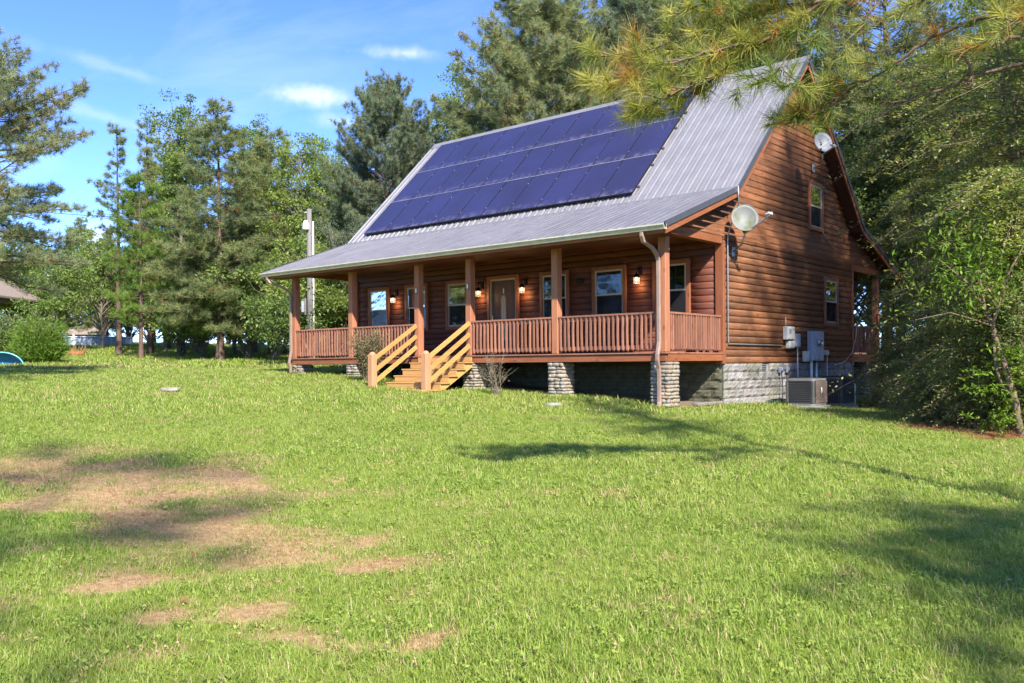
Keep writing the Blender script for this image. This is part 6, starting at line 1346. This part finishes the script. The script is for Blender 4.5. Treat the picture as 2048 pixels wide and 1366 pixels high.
# blue plastic tub lying on its side
bt = at(4, 712, 37); bt[2] = g1(bt[0], bt[1]); t = empty('plastic_tub', bt); tag(t, 'blue plastic tub with curved rim lying at the left edge', 'tub'); t.rotation_euler = (0, 0, YAW + .25)
K = 18; V = []; F = []
prof = [(0, 0), (.3, .05), (.75, .12), (.95, .3), (1.0, .55)]
for i, (r_, h_) in enumerate(prof):
    for k in range(K + 1): a = math.pi * k / K; V.append((.85 * r_ * math.cos(a), .35 - h_ * .9, .60 * r_ * math.sin(a) - .02))
for i in range(len(prof) - 1): F += [(i * (K + 1) + k, i * (K + 1) + k + 1, (i + 1) * (K + 1) + k + 1, (i + 1) * (K + 1) + k) for k in range(K)]
sh_ = MB().add(V, F, 0, True).build('shell', M['blue_plastic'], t); sd = sh_.modifiers.new('thick', 'SOLIDIFY'); sd.thickness = .02
MB().tube([V[(len(prof) - 1) * (K + 1) + k] for k in range(K + 1)], .03, 6).build('rim', M['blue_plastic_light'], t)
rd = ground_at(152, 711); r_ = random.Random(2); t = empty('clay_heap', rd); tag(t, 'small heap of red clay and dry brush on the grass', 'heap'); link_mesh('clay', stone_mesh(31), t, loc=(0, 0, .05), scale=(1.5, .7, .35)).data.materials[0] = M['red_clay']
mb = MB()
for k in range(40): a = np.array([r_.uniform(-.8, .8), r_.uniform(-.3, .3), .05]); mb.tube([a, a + np.array([r_.uniform(-.3, .3), r_.uniform(-.2, .2), r_.uniform(.1, .5)])], .012, 4)
mb.build('brush', M['brown_leaf'], t)

# utility pole with lamp, meter and conduit
up_ = at(621, 700, 35); zg = g1(up_[0], up_[1]); zt = at(620, 418, 35)[2]; t = empty('utility_pole', (up_[0], up_[1], zg)); t.rotation_euler = (0, 0, YAW); tag(t, 'grey wooden utility pole with white lamp and meter left of the cabin', 'utility pole'); hh = zt - zg
MB().tube([(0, 0, -.2), (0, 0, hh * .5), (-.01, 0, hh)], [.14, .12, .095], 12).build('pole', M['pole_wood'], t)
zl = at(612, 455, 35)[2] - zg; MB().tube([(-.12, -.12, zl - .12), (-.12, -.12, zl - .06), (-.12, -.12, zl + .12), (-.12, -.12, zl + .26)], [.12, .14, .12, .07], 12).build('lamp_head', M['pvc'], t); MB().bar((-.12, -.1, zl + .1), (0, 0, zl + .1), .04, .04).build('lamp_bracket', M['galv'], t)
MB().tube([(.15, -.05, .0), (.15, -.05, hh - .5)], .03, 8).build('conduit', M['pvc'], t)
for z in (hh * .3, hh * .55, hh * .83): MB().bar((.15, -.05, z), (0, -.02, z), .03, .05).build('strap', M['galv'], t)
zm = at(605, 615, 35)[2] - zg; MB().cbox(-.2, -.13, -.13, .1, zm - .3, zm + .35).build('back_board', M['pole_wood'], t); MB().cbox(-.33, -.205, -.12, .12, zm - .2, zm + .25, .02).build('meter_box', M['galv'], t)
MB().tube([(-.06, 0, hh - .12), (-.2, 0, hh - .14)], .02, 6).build('insulator', M['pvc'], t)
a = at(618, 424, 35); b = at(-60, 405, 42); s_ = np.linspace(0, 1, 30); w_ = [a * (1 - q) + b * q - np.array([0, 0, 4 * .45 * q * (1 - q)]) for q in s_]
tag(MB().tube(w_, .013, 5).build('power_line', M['rubber']), 'sagging power line running left from the utility pole', 'power line')

# ------------------------------------------------------------------ fallen leaves and pine straw (stuff)
def litter():
    rg = np.random.default_rng(12); P_ = []
    for k in range(170):
        D = 3 + 19 * rg.random() ** 1.5; u = rg.uniform(-.6, .6); P_.append((CAM[0] + D * (AX_F[0] + u * AX_R[0]), CAM[1] + D * (AX_F[1] + u * AX_R[1])))
    P_ = np.array([q for q in P_ if not (q[1] > -1.6 and q[0] < 13.3)]); n = len(P_); c = np.c_[P_, gz(P_[:, 0], P_[:, 1]) + rg.uniform(.005, .035, n)]
    V, F = leaves_mesh('fallen_leaves', c, rg.normal(0, 1, (n, 3)) * [1, 1, .2], rg, .055, .035, None, .6, 0)
    o = link_mesh('fallen_leaves', np_mesh('fallen_leaves', V, F, M['brown_leaf'])); tag(o, 'scattered small brown leaves fallen on the lawn', 'leaves', kind='stuff')
    n = 5200; a = rg.normal(0, 1, n) * 2.0 + 1.9; b = rg.normal(0, 1, n) * 1.1 + 1.1; x = STRAW[0] + a * AX_R[0] + b * AX_F[0]; y = STRAW[1] + a * AX_R[1] + b * AX_F[1]; k = straw(x, y) > .25; x = x[k]; y = y[k]; n = len(x)
    p = np.c_[x, y, gz(x, y) + rg.uniform(.005, .05, n)]; d = nrmz(rg.normal(0, 1, (n, 3)) * [1, 1, .25]); sd = nrmz(np.cross(d, rg.normal(0, .3, (n, 3)) + LEAF_UP)); l = rg.uniform(.1, .24, (n, 1))
    V = np.stack([p - sd * .003, p + sd * .003, p + d * l], 1).reshape(-1, 3); o = link_mesh('pine_straw', np_mesh('pine_straw', V, np.arange(len(V)).reshape(-1, 3), M['brown_leaf'])); tag(o, 'rust brown pine straw on the ground at the right edge', 'pine straw', kind='stuff')
litter()
